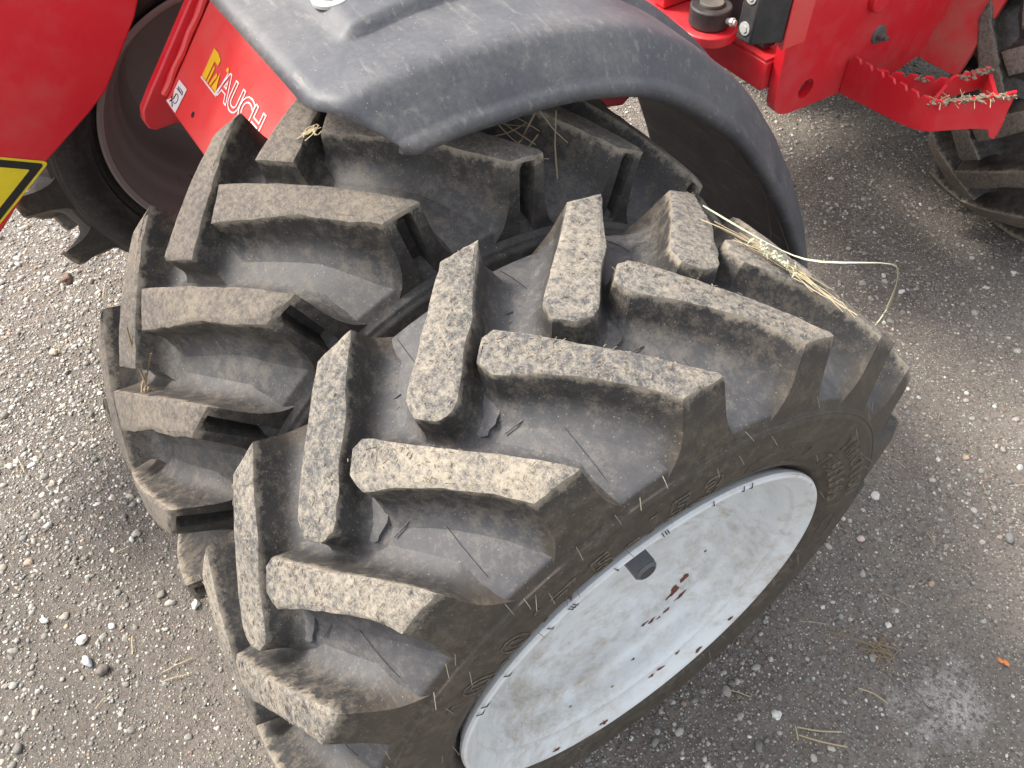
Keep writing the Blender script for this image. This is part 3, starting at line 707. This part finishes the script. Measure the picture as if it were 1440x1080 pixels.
# stay with bolt on the inside of the mudguard, seen in its shade
V = []; F = []
outl = [(-.40, -52), (-.33, -50), (-.27, -55), (-.232, -66), (-.228, -76), (-.255, -78), (-.29, -75), (-.315, -72), (-.40, -68)]
P0 = [fp(x, a, lip_r(a) - .004 + float(np.interp(x, [-.31, -.277, -.259, -.248, -.236, -.225], [.0524, .0514, .048, .0408, .0275, .0135]))) for x, a in outl]
P1 = [fp(x, a, lip_r(a) - .012 + float(np.interp(x, [-.31, -.277, -.259, -.248, -.236, -.225], [.0524, .0514, .048, .0408, .0275, .0135]))) for x, a in outl]
n = len(outl); V = P0 + P1; F = [tuple(range(n)), tuple(range(2 * n - 1, n - 1, -1))] + [(i, n + i, n + (i + 1) % n, (i + 1) % n) for i in range(n)]
mb = MB(); mb.add(V, F); stay = mb.build('mudguard_stay', [M_black], LO, loc=P0[0])
c = fp(-.272, -74.0, lip_r(-74) + .036); nr = (Vector((c.x, 0, .4152)) - c).normalized()
mb = MB(); mb.add(*cylinder(c, nr, .012, .004, 24)); mb.add(*cylinder(c + nr * .004, nr, .0075, .007, 6)); mb.build('bolt', [M_bolt], stay, loc=c)

# ------------------------------------------------------------------ red front frame with the sticker
e2 = Vector((0, .63, .78)).normalized(); nf = Vector((0, -.78, .63)).normalized(); Q0 = Vector((-.8, -.159, .647))
def fq(u, v, w=0): return Vector((u, Q0.y, Q0.z)) + e2 * v + nf * w
mb = MB(); poly = [fq(-.822, -.004), (fq(-.50, -.004)), fq(-.50, .27), fq(-.815, .27)]
mb.add(*prism(poly, -nf * .022)); fp_o = mb.build('front_frame_panel', [M_redlt], LO, loc=fq(-.66, .1), bevel=.003)
# weld fillet between panel and side plate
mb = MB(); r_ = random.Random(2); pts = [fq(-.824 + .0012 * math.sin(k * 1.3) + .001 * r_.random(), .006 + k * .011, .004) for k in range(24)]
mb.add(*tube(pts, [.0050 + .0008 * r_.random() for _ in pts], 8)); mb.build('weld_seam', [M_redlt], fp_o, loc=fq(-.824, .1))
# side plate standing proud of the panel
yz = [(-.150, .600), (-.186, .600), (-.1945, .606), (-.198, .618), (-.194, .636), (-.172, .664), (-.150, .690), (-.082, .772), (.02, .90), (.10, .90), (.10, .80), (-.06, .62)]
mb = MB(); mb.add(*prism([(-.848, y, z) for y, z in yz], (.018, 0, 0))); mb.build('front_frame_side_plate', [M_red], LO, loc=(-.84, -.1, .7), bevel=.0025)
# lettering sticker: outlined white capitals after a yellow initial
mb = MB(); mbw = MB()
def st(V, u, v, lift=.0012): return [fq(u + p.x, v + p.y, lift + p.z) for p in V]
x = -.682
for ch, adv in (('A', .034), ('U', .034), ('C', .033), ('H', .033)):
    V, F = text_mesh(ch, .050, .0010, True); V = [Vector((p.x * 1.0, p.y, p.z * .3)) for p in V]; mbw.add(st(V, x + adv * .5 - .017, .090), F); x += adv
V, F = tube([Vector((-.752, .0715, 0)), Vector((-.694, .0705, 0))], .0011, 4); mbw.add([fq(p.x, p.y, .0012 + p.z * .3 * 0) + Vector((0, 0, 0)) for p in V], F)
mbw.add(*tube([fq(-.752, .0720, .0010), fq(-.697, .0715, .0010)], .0010, 4)); mbw.add(*tube([fq(-.697, .0715, .0010), fq(-.690, .108, .0010)], .0010, 4))
mbw.build('sticker_letters', [M_wfilm], fp_o, loc=fq(-.63, .09))
for poly2 in ([(-.7515, .0735), (-.737, .0735), (-.735, .104), (-.7225, .103), (-.7215, .112), (-.735, .1165), (-.7505, .1165)],
              [(-.734, .0735), (-.729, .0735), (-.727, .097), (-.732, .099)], [(-.7255, .0740), (-.7205, .0740), (-.7125, .092), (-.718, .095)], [(-.7165, .0740), (-.7000, .0740), (-.704, .084), (-.7095, .100), (-.7115, .088)], [(-.6985, .1075), (-.690, .1075), (-.6935, .1135), (-.698, .1130)]):
    mb.add([fq(u, v, .0012) for u, v in poly2], [tuple(range(len(poly2)))])
mb.build('sticker_initial', [M_yel2], fp_o, loc=fq(-.73, .09))
# little torn white pictogram label
mb = MB(); poly2 = [(-.806, .0405), (-.7745, .0405), (-.7790, .0000), (-.8180, .0008), (-.8020, .014), (-.8075, .022)]
mb.add([fq(u, v, .0012) for u, v in poly2], [tuple(range(len(poly2)))])
lab = mb.build('pictogram_label', [M_wfilm], fp_o, loc=fq(-.79, .02))
mb = MB()
for k in range(4):
    u = -.7985 + .0052 * k; mb.add(*tube([fq(u, .0335, .0016), fq(u + .003, .0285, .0016)], .0006, 4))
mb.add(*tube([fq(-.802, .0285, .0016), fq(-.780, .0285, .0016)], .0006, 4))
mb.add(*tube([fq(-.806 + .0, .005, .0016), fq(-.7985, .014, .0016), fq(-.797, .022, .0016)], .0010, 4)); mb.add(*tube([fq(-.806, .013, .0016), fq(-.797, .006, .0016), fq(-.793, .003, .0016)], .0009, 4))
mb.add(*tube([fq(-.793 + .007 * math.cos(a), .016 + .007 * math.sin(a), .0016) for a in np.linspace(-2, 2.3, 10)], .0006, 4))
mb.build('pictogram', [M_blk], lab, loc=fq(-.795, .02))
mb = MB(); mb.add(*cylinder(fq(-.7335, .0222, -.003), nf, .0045, .0034, 12)); mb.build('drain_hole_plug', [M_line], fp_o, loc=fq(-.7335, .0222))

# ------------------------------------------------------------------ red lift arm with the warning triangle
yz = [(-.137, .758), (-.150, .735), (-.222, .645), (-.256, .619), (-.352, .558), (-.451, .472), (-.60, .37), (-.74, .36), (-.80, .42), (-.80, .54), (-.70, .78), (-.50, 1.04), (-.22, 1.16), (.02, 1.14), (.02, .96), (-.098, .84)]
mb = MB(); mb.add(*prism([(-1.070, y, z) for y, z in yz], (.170, 0, 0))); arm = mb.build('lift_arm', [M_red], LO, loc=(-.92, -.4, .65), bevel=.003)  # unseen top and depth extended to block sky light from the far wheel
def tri(pts, x, name, mat, rad):
    c = [Vector((0, y, z)) for y, z in pts]; out = []
    for i in range(len(c)):
        p, a, b = c[i], c[i - 1], c[(i + 1) % len(c)]
        u = (a - p).normalized(); w = (b - p).normalized()
        for t in np.linspace(0, 1, 6):
            q = (p + u * rad) * (1 - t) ** 2 + p * 2 * t * (1 - t) + (p + w * rad) * t * t; out.append((x, q.y, q.z))
    mb = MB(); mb.add(out, [tuple(range(len(out)))]); return mb.build(name, [mat], arm, loc=(x, pts[0][0], pts[0][1]), auto=0)
# triangle corners in (y, z): visible corner at the right, the rest beyond the picture's edge
A0 = Vector((-.3395, .5635)); d1 = (Vector((-.399, .593)) - Vector((-.343, .563))).normalized(); d2 = (Vector((-.442, .493)) - Vector((-.343, .563))).normalized()
def tricorn(k): 
    bis = (d1 + d2).normalized(); a = A0 + bis * k; return [tuple(a), tuple(a + d1 * (.16 - 1.6 * k)), tuple(a + d2 * (.16 - 1.6 * k))]
tri(tricorn(0), -.8988, 'warning_sign_border', M_yel, .010)
tri(tricorn(.0075), -.8982, 'warning_sign_band', M_blk, .008)
tri(tricorn(.030), -.8976, 'warning_sign_field', M_yel, .003)

# ------------------------------------------------------------------ rear frame, step, pivot
def plate_with_hole(x0, x1, outer, hc, hr, n=28):
    """plate in the YZ plane with one round hole (bridge cut)"""
    mb = MB(); m = len(outer)
    h = [(hc[0] + hr * math.cos(2 * math.pi * k / n), hc[1] + hr * math.sin(2 * math.pi * k / n)) for k in range(n)]
    # start index of outer closest to hole
    i0 = min(range(m), key=lambda i: (outer[i][0] - hc[0]) ** 2 + (outer[i][1] - hc[1]) ** 2)
    k0 = min(range(n), key=lambda k: (h[k][0] - outer[i0][0]) ** 2 + (h[k][1] - outer[i0][1]) ** 2)
    loop = [outer[(i0 + i) % m] for i in range(m + 1)] + [h[(k0 - k) % n] for k in range(n + 1)]
    import bmesh
    bm = bmesh.new(); vs = {}
    for (x) in (x0, x1):
        for p in outer + h: vs[(x, p)] = bm.verts.new((x, p[0], p[1]))
        es = []
        for L in (outer, h):
            for i in range(len(L)): es.append(bm.edges.new((vs[(x, L[i])], vs[(x, L[(i + 1) % len(L)])])))
        bmesh.ops.triangle_fill(bm, edges=es, use_beauty=True, use_dissolve=False)
    for L in (outer, h):
        for i in range(len(L)):
            a, b = L[i], L[(i + 1) % len(L)]; bm.faces.new((vs[(x0, a)], vs[(x0, b)], vs[(x1, b)], vs[(x1, a)]))
    bmesh.ops.recalc_face_normals(bm, faces=bm.faces[:])
    V = [v.co.copy() for v in bm.verts]; bm.verts.index_update(); F = [tuple(v.index for v in f.verts) for f in bm.faces]; bm.free(); return V, F
outer = [(.801, .66), (.803, .58), (.808, .50), (.811, .470), (.818, .455), (.830, .445), (.848, .438), (.866, .436), (.99, .433), (1.16, .424), (1.30, .46), (1.34, .60), (1.34, .86), (.80, .86)]
for xx, vis in ((-.52, True), (-1.09, False)):
    V, F = plate_with_hole(xx, xx + .020, outer, (.889, .477), .019)
    mb = MB(); mb.add(V, F); pp = mb.build('frame_plate', [M_red], LO, loc=(xx, 1.0, .55))
    if vis:
        c = Vector((-.5, 1.058, .533)); mb = MB(); mb.add(*cylinder(c, (1, 0, 0), .0185, .004, 28, .017)); mb.add(*cylinder(c + Vector((.004, 0, 0)), (1, 0, 0), .0095, .010, 6)); mb.add(*cylinder(c + Vector((.014, 0, 0)), (1, 0, 0), .0052, .008, 14))
        mb.build('bolt', [M_bolt], pp, loc=c)
        c = Vector((-.5, 1.02, .612)); mb = MB(); mb.add(*cylinder(c, (1, 0, 0), .024, .012, 32, .022)); mb.build('boss', [M_red], pp, loc=c, bevel=.002)
# cross beam with dusty top
mb = MB(); mb.add(*box(-1.07, -.523, .79, .90, .492, .548)); mb.build('cross_beam', [M_red], LO, loc=(-.8, .84, .52), bevel=.004)
mb = MB(); mb.add(*prism([(-1.07, .79, .549), (-.525, .79, .549), (-.525, 1.1, .549), (-1.07, 1.1, .549)], (0, 0, .004))); mb.build('cross_beam_top', [M_reddk], LO, loc=(-.8, .9, .55))
# articulation joint: lug plate, rubber drum, pin
c = Vector((-.625, .735, .585))
n = 26; poly = [(-.80, .66), (-.80, .84)] ; arc = [(c.x + .052 * math.cos(t), c.y + .052 * math.sin(t)) for t in np.linspace(math.pi / 2 - .1, -math.pi / 2 - .35, n)]
mb = MB(); mb.add(*prism([(x, y, .572) for x, y in ([(-.80, .68), (-.80, .79)] + arc)][::-1], (0, 0, .020))); mb.build('joint_lug', [M_red], LO, loc=c, bevel=.003)
mb = MB(); mb.add(*cylinder(c + Vector((0, 0, .008)), (0, 0, 1), .036, .034, 40, .037)); dr = mb.build('joint_bush', [M_black], LO, loc=c, bevel=.003)
mb = MB(); mb.add(*cylinder(c + Vector((0, 0, .042)), (0, 0, 1), .021, .006, 30)); mb.build('joint_pin', [M_bolt], dr, loc=c, bevel=.001)
mb = MB(); mb.add(*cylinder(c + Vector((.036, .006, .026)), (.9, .2, .1), .0052, .018, 10)); mb.add(*cylinder(c + Vector((.044, .008, .027)), (.9, .2, .1), .0075, .005, 6)); mb.build('grease_nipple', [M_steel], dr, loc=c)
# upright red web behind the joint
mb = MB(); mb.add(*box(-.735, -.705, .70, .82, .594, .84)); mb.build('joint_web', [M_red], LO, loc=(-.72, .76, .7), bevel=.003)
mb = MB(); mb.add(*box(-.70, -.545, .80, .83, .56, .86)); mb.build('joint_backing', [M_black], LO, loc=(-.62, .81, .7), bevel=.003)
# bolted black clamp block and its red carrier
mb = MB(); mb.add(*prism([(-.490, .658, .650), (-.458, .658, .650), (-.436, .708, .650), (-.470, .722, .650)], (0, 0, .095))); blk = mb.build('clamp_block', [M_black], LO, loc=(-.46, .69, .69), bevel=.003)
dface = Vector((.022, .050, 0)).normalized(); fn = Vector((.032, 0, 0)).cross(Vector((0, 0, 1))).normalized()
for z in (.672, .722):
    c = Vector((-.474, .6585, z)); mb = MB(); mb.add(*cylinder(c + Vector((0, .001, 0)), (0, -1, 0), .0105, .003, 24)); mb.add(*cylinder(c + Vector((0, -.002, 0)), (0, -1, 0), .0062, .0015, 6)); mb.build('bolt', [M_steel], blk, loc=c)
mb = MB(); mb.add(*prism([(-.4700, .7235, .636), (-.4345, .7095, .636), (-.4345, .762, .636), (-.500, .800, .636), (-.5000, .7400, .636)], (0, 0, .16))); mb.build('block_carrier', [M_redlt], LO, loc=(-.47, .75, .7), bevel=.002)

# toothed step hoop
def toothed(path, z0, z1, thick, pitch, name, bot=None, seed=0, mat=M_red):
    """upright strip along a plan path with a saw-toothed top edge; z0/z1 functions of arc length"""
    path = [Vector(p) for p in path]; L = [0]
    for a, b in zip(path, path[1:]): L.append(L[-1] + (b - a).length)
    tot = L[-1]; N = int(tot / (pitch / 8)); out = []
    def at(s):
        for i in range(len(path) - 1):
            if s <= L[i + 1] + 1e-9: 
                t = (s - L[i]) / (L[i + 1] - L[i]); return path[i].lerp(path[i + 1], t), (path[i + 1] - path[i]).normalized()
        return path[-1], (path[-1] - path[-2]).normalized()
    V = []; F = []
    for k in range(N + 1):
        s = tot * k / N; p, d = at(s); nr = Vector((d.y, -d.x, 0)); f = (s / pitch) % 1
        tooth = .0115 * max(0, min(1, 1.35 * math.sin(math.pi * f) ** .8)) 
        a, b = z0(s), z1(s) - .006 + tooth
        for off in (0, -thick):
            V.append((p.x + nr.x * off, p.y + nr.y * off, a)); V.append((p.x + nr.x * off, p.y + nr.y * off, b))
    for k in range(N):
        a, b = k * 4, (k + 1) * 4
        F += [(a, b, b + 1, a + 1), (a + 2, a + 3, b + 3, b + 2), (a + 1, b + 1, b + 3, a + 3), (a, a + 2, b + 2, b)]
    F += [(0, 1, 3, 2), (N * 4, N * 4 + 2, N * 4 + 3, N * 4 + 1)]
    mb = MB(); mb.add(V, F); return mb, tot
path = [(-.498, .991, 0), (-.345, .991, 0), (-.318, .9935, 0), (-.300, 1.003, 0), (-.232, 1.067, 0), (-.222, 1.079, 0)]
z0 = lambda s: float(np.interp(s, [0, .15, .20, .27, .292, .300, .32], [.435, .447, .455, .472, .474, .458, .452]))
z1 = lambda s: float(np.interp(s, [0, .01, .15, .21, .31], [.500, .508, .508, .510, .543]))
mb, tot = toothed(path, z0, z1, .006, .0265, 'step')
stp = mb.build('step', [M_red], LO, loc=(-.35, 1.0, .48))
path2 = [(-.440, .998, 0), (-.385, 1.044, 0), (-.348, 1.082, 0), (-.330, 1.182, 0)]
mb, tot = toothed(path2, lambda s: .466, lambda s: .503, .006, .0265, 'step')
mb.build('step_rear_strip', [M_red], stp, loc=(-.4, 1.1, .49))
mb = MB(); mb.add(*prism([(-.322, .996, .462), (-.316, .996, .462), (-.342, 1.080, .466), (-.348, 1.078, .466)], (0, 0, .034))); mb.build('step_rung', [M_red], stp, loc=(-.34, 1.05, .48), bevel=.001)
mb = MB(); mb.add(*prism([(-.226, 1.077, .462), (-.220, 1.080, .462), (-.322, 1.180, .466), (-.330, 1.176, .466)], (0, 0, .034)))
mb.build('step_rung', [M_red], stp, loc=(-.23, 1.14, .5), bevel=.001)
# dirt and chaff caked on the step teeth
mb = MB(); r_ = random.Random(8)
for k in range(190):
    t = r_.random(); p = Vector((-.318 + .094 * t, .9945 + .082 * t, .505 + .034 * t)) if k % 3 else (Vector((-.385 + .037 * t, 1.044 + .038 * t, .503)) if t < .3 else Vector((-.348 + .018 * t, 1.082 + .10 * t, .503)))
    p += Vector((r_.gauss(0, .004), r_.gauss(0, .004), r_.uniform(-.002, .006)))
    v, f = ico(0); v = v * (1 + np.array([[r_.gauss(0, .2)] for _ in v])) * r_.uniform(.0012, .0042) * np.array([1.3, 1, .7]); mb.add([p + Vector(q) * 1.0 for q in v], [tuple(q) for q in f])
mb.build('caked_mud', [M_mudst], stp, loc=(-.28, 1.03, .51), kind='stuff')
mb = MB()
for k in range(46):
    t = r_.random(); p = Vector((-.318 + .10 * t, .9945 + .086 * t, .508 + .034 * t)); d = Vector((r_.gauss(0, 1), r_.gauss(0, 1), r_.gauss(0, .6))).normalized() * r_.uniform(.008, .022)
    mb.add(*tube([p, p + d * .5 + Vector((0, 0, .002)), p + d], .0006, 3))
mb.build('caked_chaff', [M_straw], stp, loc=(-.28, 1.03, .51), kind='stuff')
# sloping front sheet of the rear body
nn = Vector((0, -.92, .39)).normalized(); uu = Vector((0, .39, .92)).normalized(); S0 = Vector((-.5, 1.222, .437))
poly = [Vector((-.505, 1.222, .436)), Vector((-.408, 1.222, .437)), Vector((-.408, 1.222, .437)) + uu * .34, Vector((-.505, 1.222, .436)) + uu * .34]
mb = MB(); mb.add(*prism(poly, -nn * .012)); mb.build('body_front_sheet', [M_reddk], LO, loc=S0, bevel=.002)
# rest of the machine: hood, rear mudguards, axles, lower frame
unseen_hood = [(1.20, .86), (1.10, .90), (1.06, 1.00), (1.10, 1.16), (1.30, 1.22), (2.20, 1.18), (2.34, 1.08), (2.36, .70), (2.20, .60), (1.40, .62)]
mb = MB(); mb.add(*prism([(-1.10, y, z) for y, z in unseen_hood], (.62, 0, 0))); mb.build('unseen_hood', [M_hood], LO, loc=(-.79, 1.7, .9), bevel=.03)  # out of view, added to keep light off the ground beside the rear frame
mb = MB(); mb.add(*box(-1.03, -.55, 1.25, 2.1, .40, .60)); mb.build('rear_chassis', [M_black], LO, loc=(-.79, 1.6, .5), bevel=.01)
for y in (0, 1.70):
    mb = MB(); mb.add(*cylinder((-1.28, y, .4152), (1, 0, 0), .055, 1.00, 28)); mb.add(*cylinder((-.90, y, .4152), (1, 0, 0), .12, .22, 28)); mb.build('axle', [M_black], LO, loc=(-.79, y, .4152), bevel=.01)
mb = MB(); mb.add(*box(-.98, -.64, -.03, .36, .50, .64)); mb.build('front_chassis', [M_red], LO, loc=(-.79, .3, .58), bevel=.01)
mb = MB(); mb.add(*prism([(-.62, .44, .52), (-.56, .50, .545), (-.56, .58, .60), (-.62, .58, .66), (-.62, .40, .66)], (-.34, 0, 0))); mb.build('front_chassis_gusset', [M_red], LO, loc=(-.7, .5, .58), bevel=.004)

# ------------------------------------------------------------------ straw and loose stones
def ca(x, al, r): return Vector((x, -r * math.sin(R_(al)), .4152 + r * math.cos(R_(al))))
t = obj('straw_wisp', None, None, None, ca(.02, -29, .418)); t['label'] = 'pale wisp of hay with one long looping blade across a lug of the nearest wheel'; t['category'] = 'straw'
mb = MB()
P = [ca(-.062, -24, .432), ca(-.02, -26.5, .431), ca(.02, -29.2, .432), ca(.052, -29.5, .440)] + [Vector(v) for v in ((.10, .262, .815), (.09, .300, .780), (.075, .340, .735), (.063, .372, .686), (.055, .391, .643), (.060, .372, .631), (.075, .315, .652), (.105, .235, .690))]
q = []
for a, b in zip(P, P[1:]): q += [a.lerp(b, k / 3) for k in range(3)]
q.append(P[-1])
for _ in range(3): q = [q[0]] + [(q[i - 1] + q[i] * 2 + q[i + 1]) / 4 for i in range(1, len(q) - 1)] + [q[-1]]
mb.add(*tube(q, [.0012 + .0006 * math.sin(k * .9) for k in range(len(q))], 4, .45)); mb.build('long_blade', [M_straw2], t, loc=P[0])
mb = MB(); r_ = random.Random(11)
for k in range(18):
    x0 = r_.gauss(.022, .02); al = -28.6 - x0 * 30 + r_.gauss(0, .8); ln = r_.uniform(.03, .11); d = math.radians(r_.gauss(-6, 13))
    p = [ca(x0 + ln * (s - .5) * math.cos(d), al + math.degrees(ln * (s - .5) * math.sin(d) / .42) - 30 * ln * (s - .5), .4190 + .004 * r_.random() + .008 * s * (1 - s)) for s in np.linspace(0, 1, 6)]
    mb.add(*tube(p, r_.uniform(.0004, .0008), 4, .5))
mb.build('stalks', [M_straw], t, loc=P[0], kind='stuff')
mb = MB()
for k in range(40):
    c = ca(r_.gauss(.018, .014), -28.4 + r_.gauss(0, 1.3), .423 + r_.random() * .005); d = Vector((r_.gauss(0, 1), r_.gauss(0, 1), r_.gauss(0, .5))).normalized() * r_.uniform(.004, .010)
    mb.add(*tube([c - d * .5, c + Vector((0, 0, .002)), c + d * .5], [.0006, .0014, .0004], 4, .5))
mb.build('seed_heads', [M_straw2], t, loc=P[0], kind='stuff')

def wisp(name, base, stalks, mat, label, w=.0009):
    mb = MB()
    for pts in stalks:
        pts = [Vector(p) for p in pts]; q = []
        for a, b in zip(pts, pts[1:]): q += [a.lerp(b, k / 3) for k in range(3)]
        q.append(pts[-1]); q = [q[0]] + [(q[i - 1] + q[i] * 2 + q[i + 1]) / 4 for i in range(1, len(q) - 1)] + [q[-1]]
        mb.add(*tube(q, w, 4, .5))
    o = mb.build(name, [mat], None, loc=base); o['label'] = label; o['category'] = 'straw'; return o
def cb(x, al, r=.4255): return Vector((x, -r * math.sin(R_(al)), .4152 - .0 + r * math.cos(R_(al))))
# tuft caught in the browner tyre's tread at the left edge
wisp('straw_tuft', cb(-.335, 61, .40), [[cb(-.335, 61, .412), cb(-.36, 57, .425), cb(-.375, 54.5, .432)], [cb(-.335, 61, .412), cb(-.325, 56, .42), cb(-.315, 53, .428)], [cb(-.33, 61.5, .413), cb(-.34, 64, .418), cb(-.335, 67, .42)], [cb(-.33, 61, .41), cb(-.318, 63, .415), cb(-.31, 65, .42)],
      [cb(-.345, 60, .41), cb(-.33, 62, .418), cb(-.315, 62.5, .41)], [cb(-.34, 62, .408), cb(-.325, 61, .417), cb(-.318, 63, .41)]], M_strawbr, 'brown tuft of straw caught between lugs at the lower left of the browner tyre', .0013)
r_ = random.Random(5); ss = []
for k in range(16):
    c = Vector((-.262 + r_.gauss(0, .016), .085 + r_.gauss(0, .026), .828 + r_.gauss(0, .012))); d = Vector((r_.gauss(0, 1), r_.gauss(0, 1), r_.gauss(-.2, .6))).normalized() * r_.uniform(.03, .08)
    ss.append([c - d * .5, c + Vector((r_.gauss(0, .006), r_.gauss(0, .006), -.004)), c + d * .5])
wisp('straw_tuft', (-.262, .085, .83), ss, M_strawbr, 'tangle of brown straw on the tyre tread in the shade beneath the mudguard', .0010)
ss = [[cb(-.362 + r_.gauss(0, .006), 14 + r_.gauss(0, 1), .4268), cb(-.362 + r_.gauss(0, .005), 14.2 + r_.gauss(0, .7), .4285), cb(-.362 + r_.gauss(0, .006), 14 + r_.gauss(0, .9), .4270)] for k in range(12)]
wisp('straw_crumb', cb(-.362, 14, .427), ss, M_straw, 'small crumb of chaff on the lug just in front of the mudguard corner', .0006)
ss = [[fp(-.352, 11.6, lip_r(12) + .0530), fp(-.338, 10.8, lip_r(11) + .0550), fp(-.322, 9.6, lip_r(9) + .0532)]]
wisp('straw_stalk', fp(-.34, 11, .515), ss, M_straw, 'single yellow straw stalk lying on the front of the black mudguard', .0010)
# straw on the ground
gs = [([(.285, .235), (.305, .262), (.330, .290)], 'pale straw pair, upper stalk, near the lower right of the picture'), ([(.292, .232), (.318, .256), (.345, .285)], None)]
def gpt(x, y, h=.003): return Vector((x, y, gz(x, y) + h))
wisp('straw_stalk', gpt(.31, .26), [[gpt(.275, .250), gpt(.298, .272), gpt(.318, .300)], [gpt(.285, .243), gpt(.310, .262, .005), gpt(.338, .290)], [gpt(.272, .249), gpt(.284, .240, .005), gpt(.290, .236)]], M_straw, 'pair of crossed pale straw stalks on the ground below the pale powder patch', .0012)
wisp('straw_stalk', gpt(.30, .40), [[gpt(.285, .372), gpt(.305, .386), gpt(.328, .392)]], M_straw, 'short straw stalk on the ground between the white rim and the pale powder patch', .0011)
ring = [[gpt(.205, .385), gpt(.205, .42, .008), gpt(.225, .455, .009), gpt(.255, .47, .006), gpt(.275, .455)], [gpt(.19, .40), gpt(.225, .425, .009), gpt(.26, .45, .004)], [gpt(.235, .43), gpt(.25, .45, .008), gpt(.285, .455)]]
for k in range(22):
    c = (.265 + r_.gauss(0, .014), .447 + r_.gauss(0, .014)); d = (r_.gauss(0, .012), r_.gauss(0, .012)); ring.append([gpt(c[0] - d[0], c[1] - d[1]), gpt(c[0], c[1], .006), gpt(c[0] + d[0], c[1] + d[1])])
wisp('dry_grass_tuft', gpt(.245, .44), ring, M_strawbr, 'curled tuft of dry brown grass on the ground right of the white rim', .0008)
# loose litter of straw over the yard
mb = MB()
for k in range(420):
    x, y = r_.uniform(-2.2, .9), r_.uniform(-1, 2.6)
    if not in_view(np.array([[x, y, 0.0]]))[0]: continue
    a = r_.uniform(0, 6.28); ln = r_.uniform(.006, .026); d = Vector((math.cos(a), math.sin(a), 0)) * ln
    mb.add(*tube([gpt(x - d.x, y - d.y, .002), gpt(x, y, .004), gpt(x + d.x, y + d.y, .002)], r_.uniform(.0004, .0009), 3, .6))
mb.build('straw_litter', [M_straw], None, kind='stuff')
# chaff stuck on the tread tops of the near tyre
mb = MB()
for k in range(900):
    lug = r_.randrange(-2, 4); t_ = r_.random(); v_ = r_.random()
    if r_.random() < .65:
        a = -3.85 + 20 * lug; xb = np.interp(t_, [0, 1], [.124, -.02]); ab = a + np.interp(t_, [0, .5, 1], [.5, 8, 16.5]); af = a + np.interp(t_, [0, .5, 1], [5.5, 13.5, 20])
    else:
        a = 6.6 + 20 * lug; xb = np.interp(t_, [0, 1], [-.122, .0]); ab = a + np.interp(t_, [0, .5, 1], [.5, 7, 14]); af = a + np.interp(t_, [0, .5, 1], [5.5, 12, 19.5])
    al = ab + (af - ab) * v_; c = ca(xb, al, .4178); w = r_.uniform(0, 6.28); ln = r_.uniform(.0006, .0028)
    d = Vector((math.cos(w), -math.cos(R_(al)) * math.sin(w), -math.sin(R_(al)) * math.sin(w))) * ln
    mb.add(*tube([c - d, c + Vector((0, 0, .0005)), c + d], r_.uniform(.00025, .0005), 3))
mb.build('chaff', [M_mudst], wA, loc=CA, kind='stuff')

def stone(name, x, y, sx, sy, sz, col, label, cat, seed, rough=.14):
    v, f = ico(2); v = np.array([p * (1 + rough * mnoise.noise(Vector(p) * 1.3 + Vector((seed, 0, 0))) * 2 + .05 * mnoise.noise(Vector(p) * 4 + Vector((seed, 3, 0)))) for p in map(Vector, v)])
    sx, sy, sz = sx * .62, sy * .62, sz * .62; v = v * [sx, sy, sz]; a = seed * 1.7; c_, s_ = math.cos(a), math.sin(a); v = np.c_[v[:, 0] * c_ - v[:, 1] * s_, v[:, 0] * s_ + v[:, 1] * c_, v[:, 2]]
    me = mesh(name, v, f, True); o = obj(name, me, flat(name + '_rock', col, .75), None, (x, y, gz(x, y) + sz * .35)); o['label'] = label; o['category'] = cat
    return o
stone('pebble', -.470, -.625, .0145, .012, .008, (.62, .58, .52), 'smooth off-white pebble on the soil at the lower left of the picture', 'stone', 1)
stone('pebble', -.429, -.628, .019, .010, .009, (.40, .42, .44), 'elongated pale grey stone with a streaked top beside the brown one at lower left', 'stone', 2)
stone('pebble', -.402, -.612, .017, .014, .010, (.14, .115, .095), 'rounded dark brown stone half sunk beside the elongated grey one', 'stone', 3)
stone('pebble', -.540, -.668, .011, .008, .007, (.68, .66, .62), 'angular white stone at the far lower left', 'stone', 4, .3)
stone('pebble', -.427, -.447, .013, .010, .008, (.68, .66, .60), 'bright white stone on the ground just left of the white rimmed wheel', 'stone', 5, .25)
stone('pebble', -1.138, -.494, .015, .012, .010, (.55, .47, .36), 'large tan pebble among the pale gravel at the left edge', 'stone', 6)
stone('pebble', .247, .801, .016, .012, .009, (.22, .21, .20), 'grey cobble alone on the soil near the right edge', 'stone', 7)
stone('pebble', .102, .582, .011, .009, .006, (.55, .42, .37), 'pinkish pebble right of the white rimmed wheel', 'stone', 8)
stone('clod', -1.35, -.41, .026, .017, .012, (.12, .075, .045), 'brown clod of earth near the far front tyre at the left', 'clod', 9, .35)
stone('pebble', -.282, 1.140, .012, .008, .007, (.62, .60, .57), 'flat white stone below the toothed step', 'stone', 10, .25)
mb = MB(); c0 = gpt(.383, .602, .004)
for dx, dy, s in ((-.003, -.002, .0042), (.0045, .002, .005)):
    v, f = ico(1); v = v * [s * 1.3, s * .8, s * .35] ; mb.add([c0 + Vector((dx, dy, 0)) + Vector(q) for q in v], [tuple(q) for q in f])
o = mb.build('leaf_scrap', [flat('orange_leaf', (.62, .20, .05), .7)], None, loc=c0); o['label'] = 'small torn scrap of orange leaf at the lower right edge'; o['category'] = 'leaf'
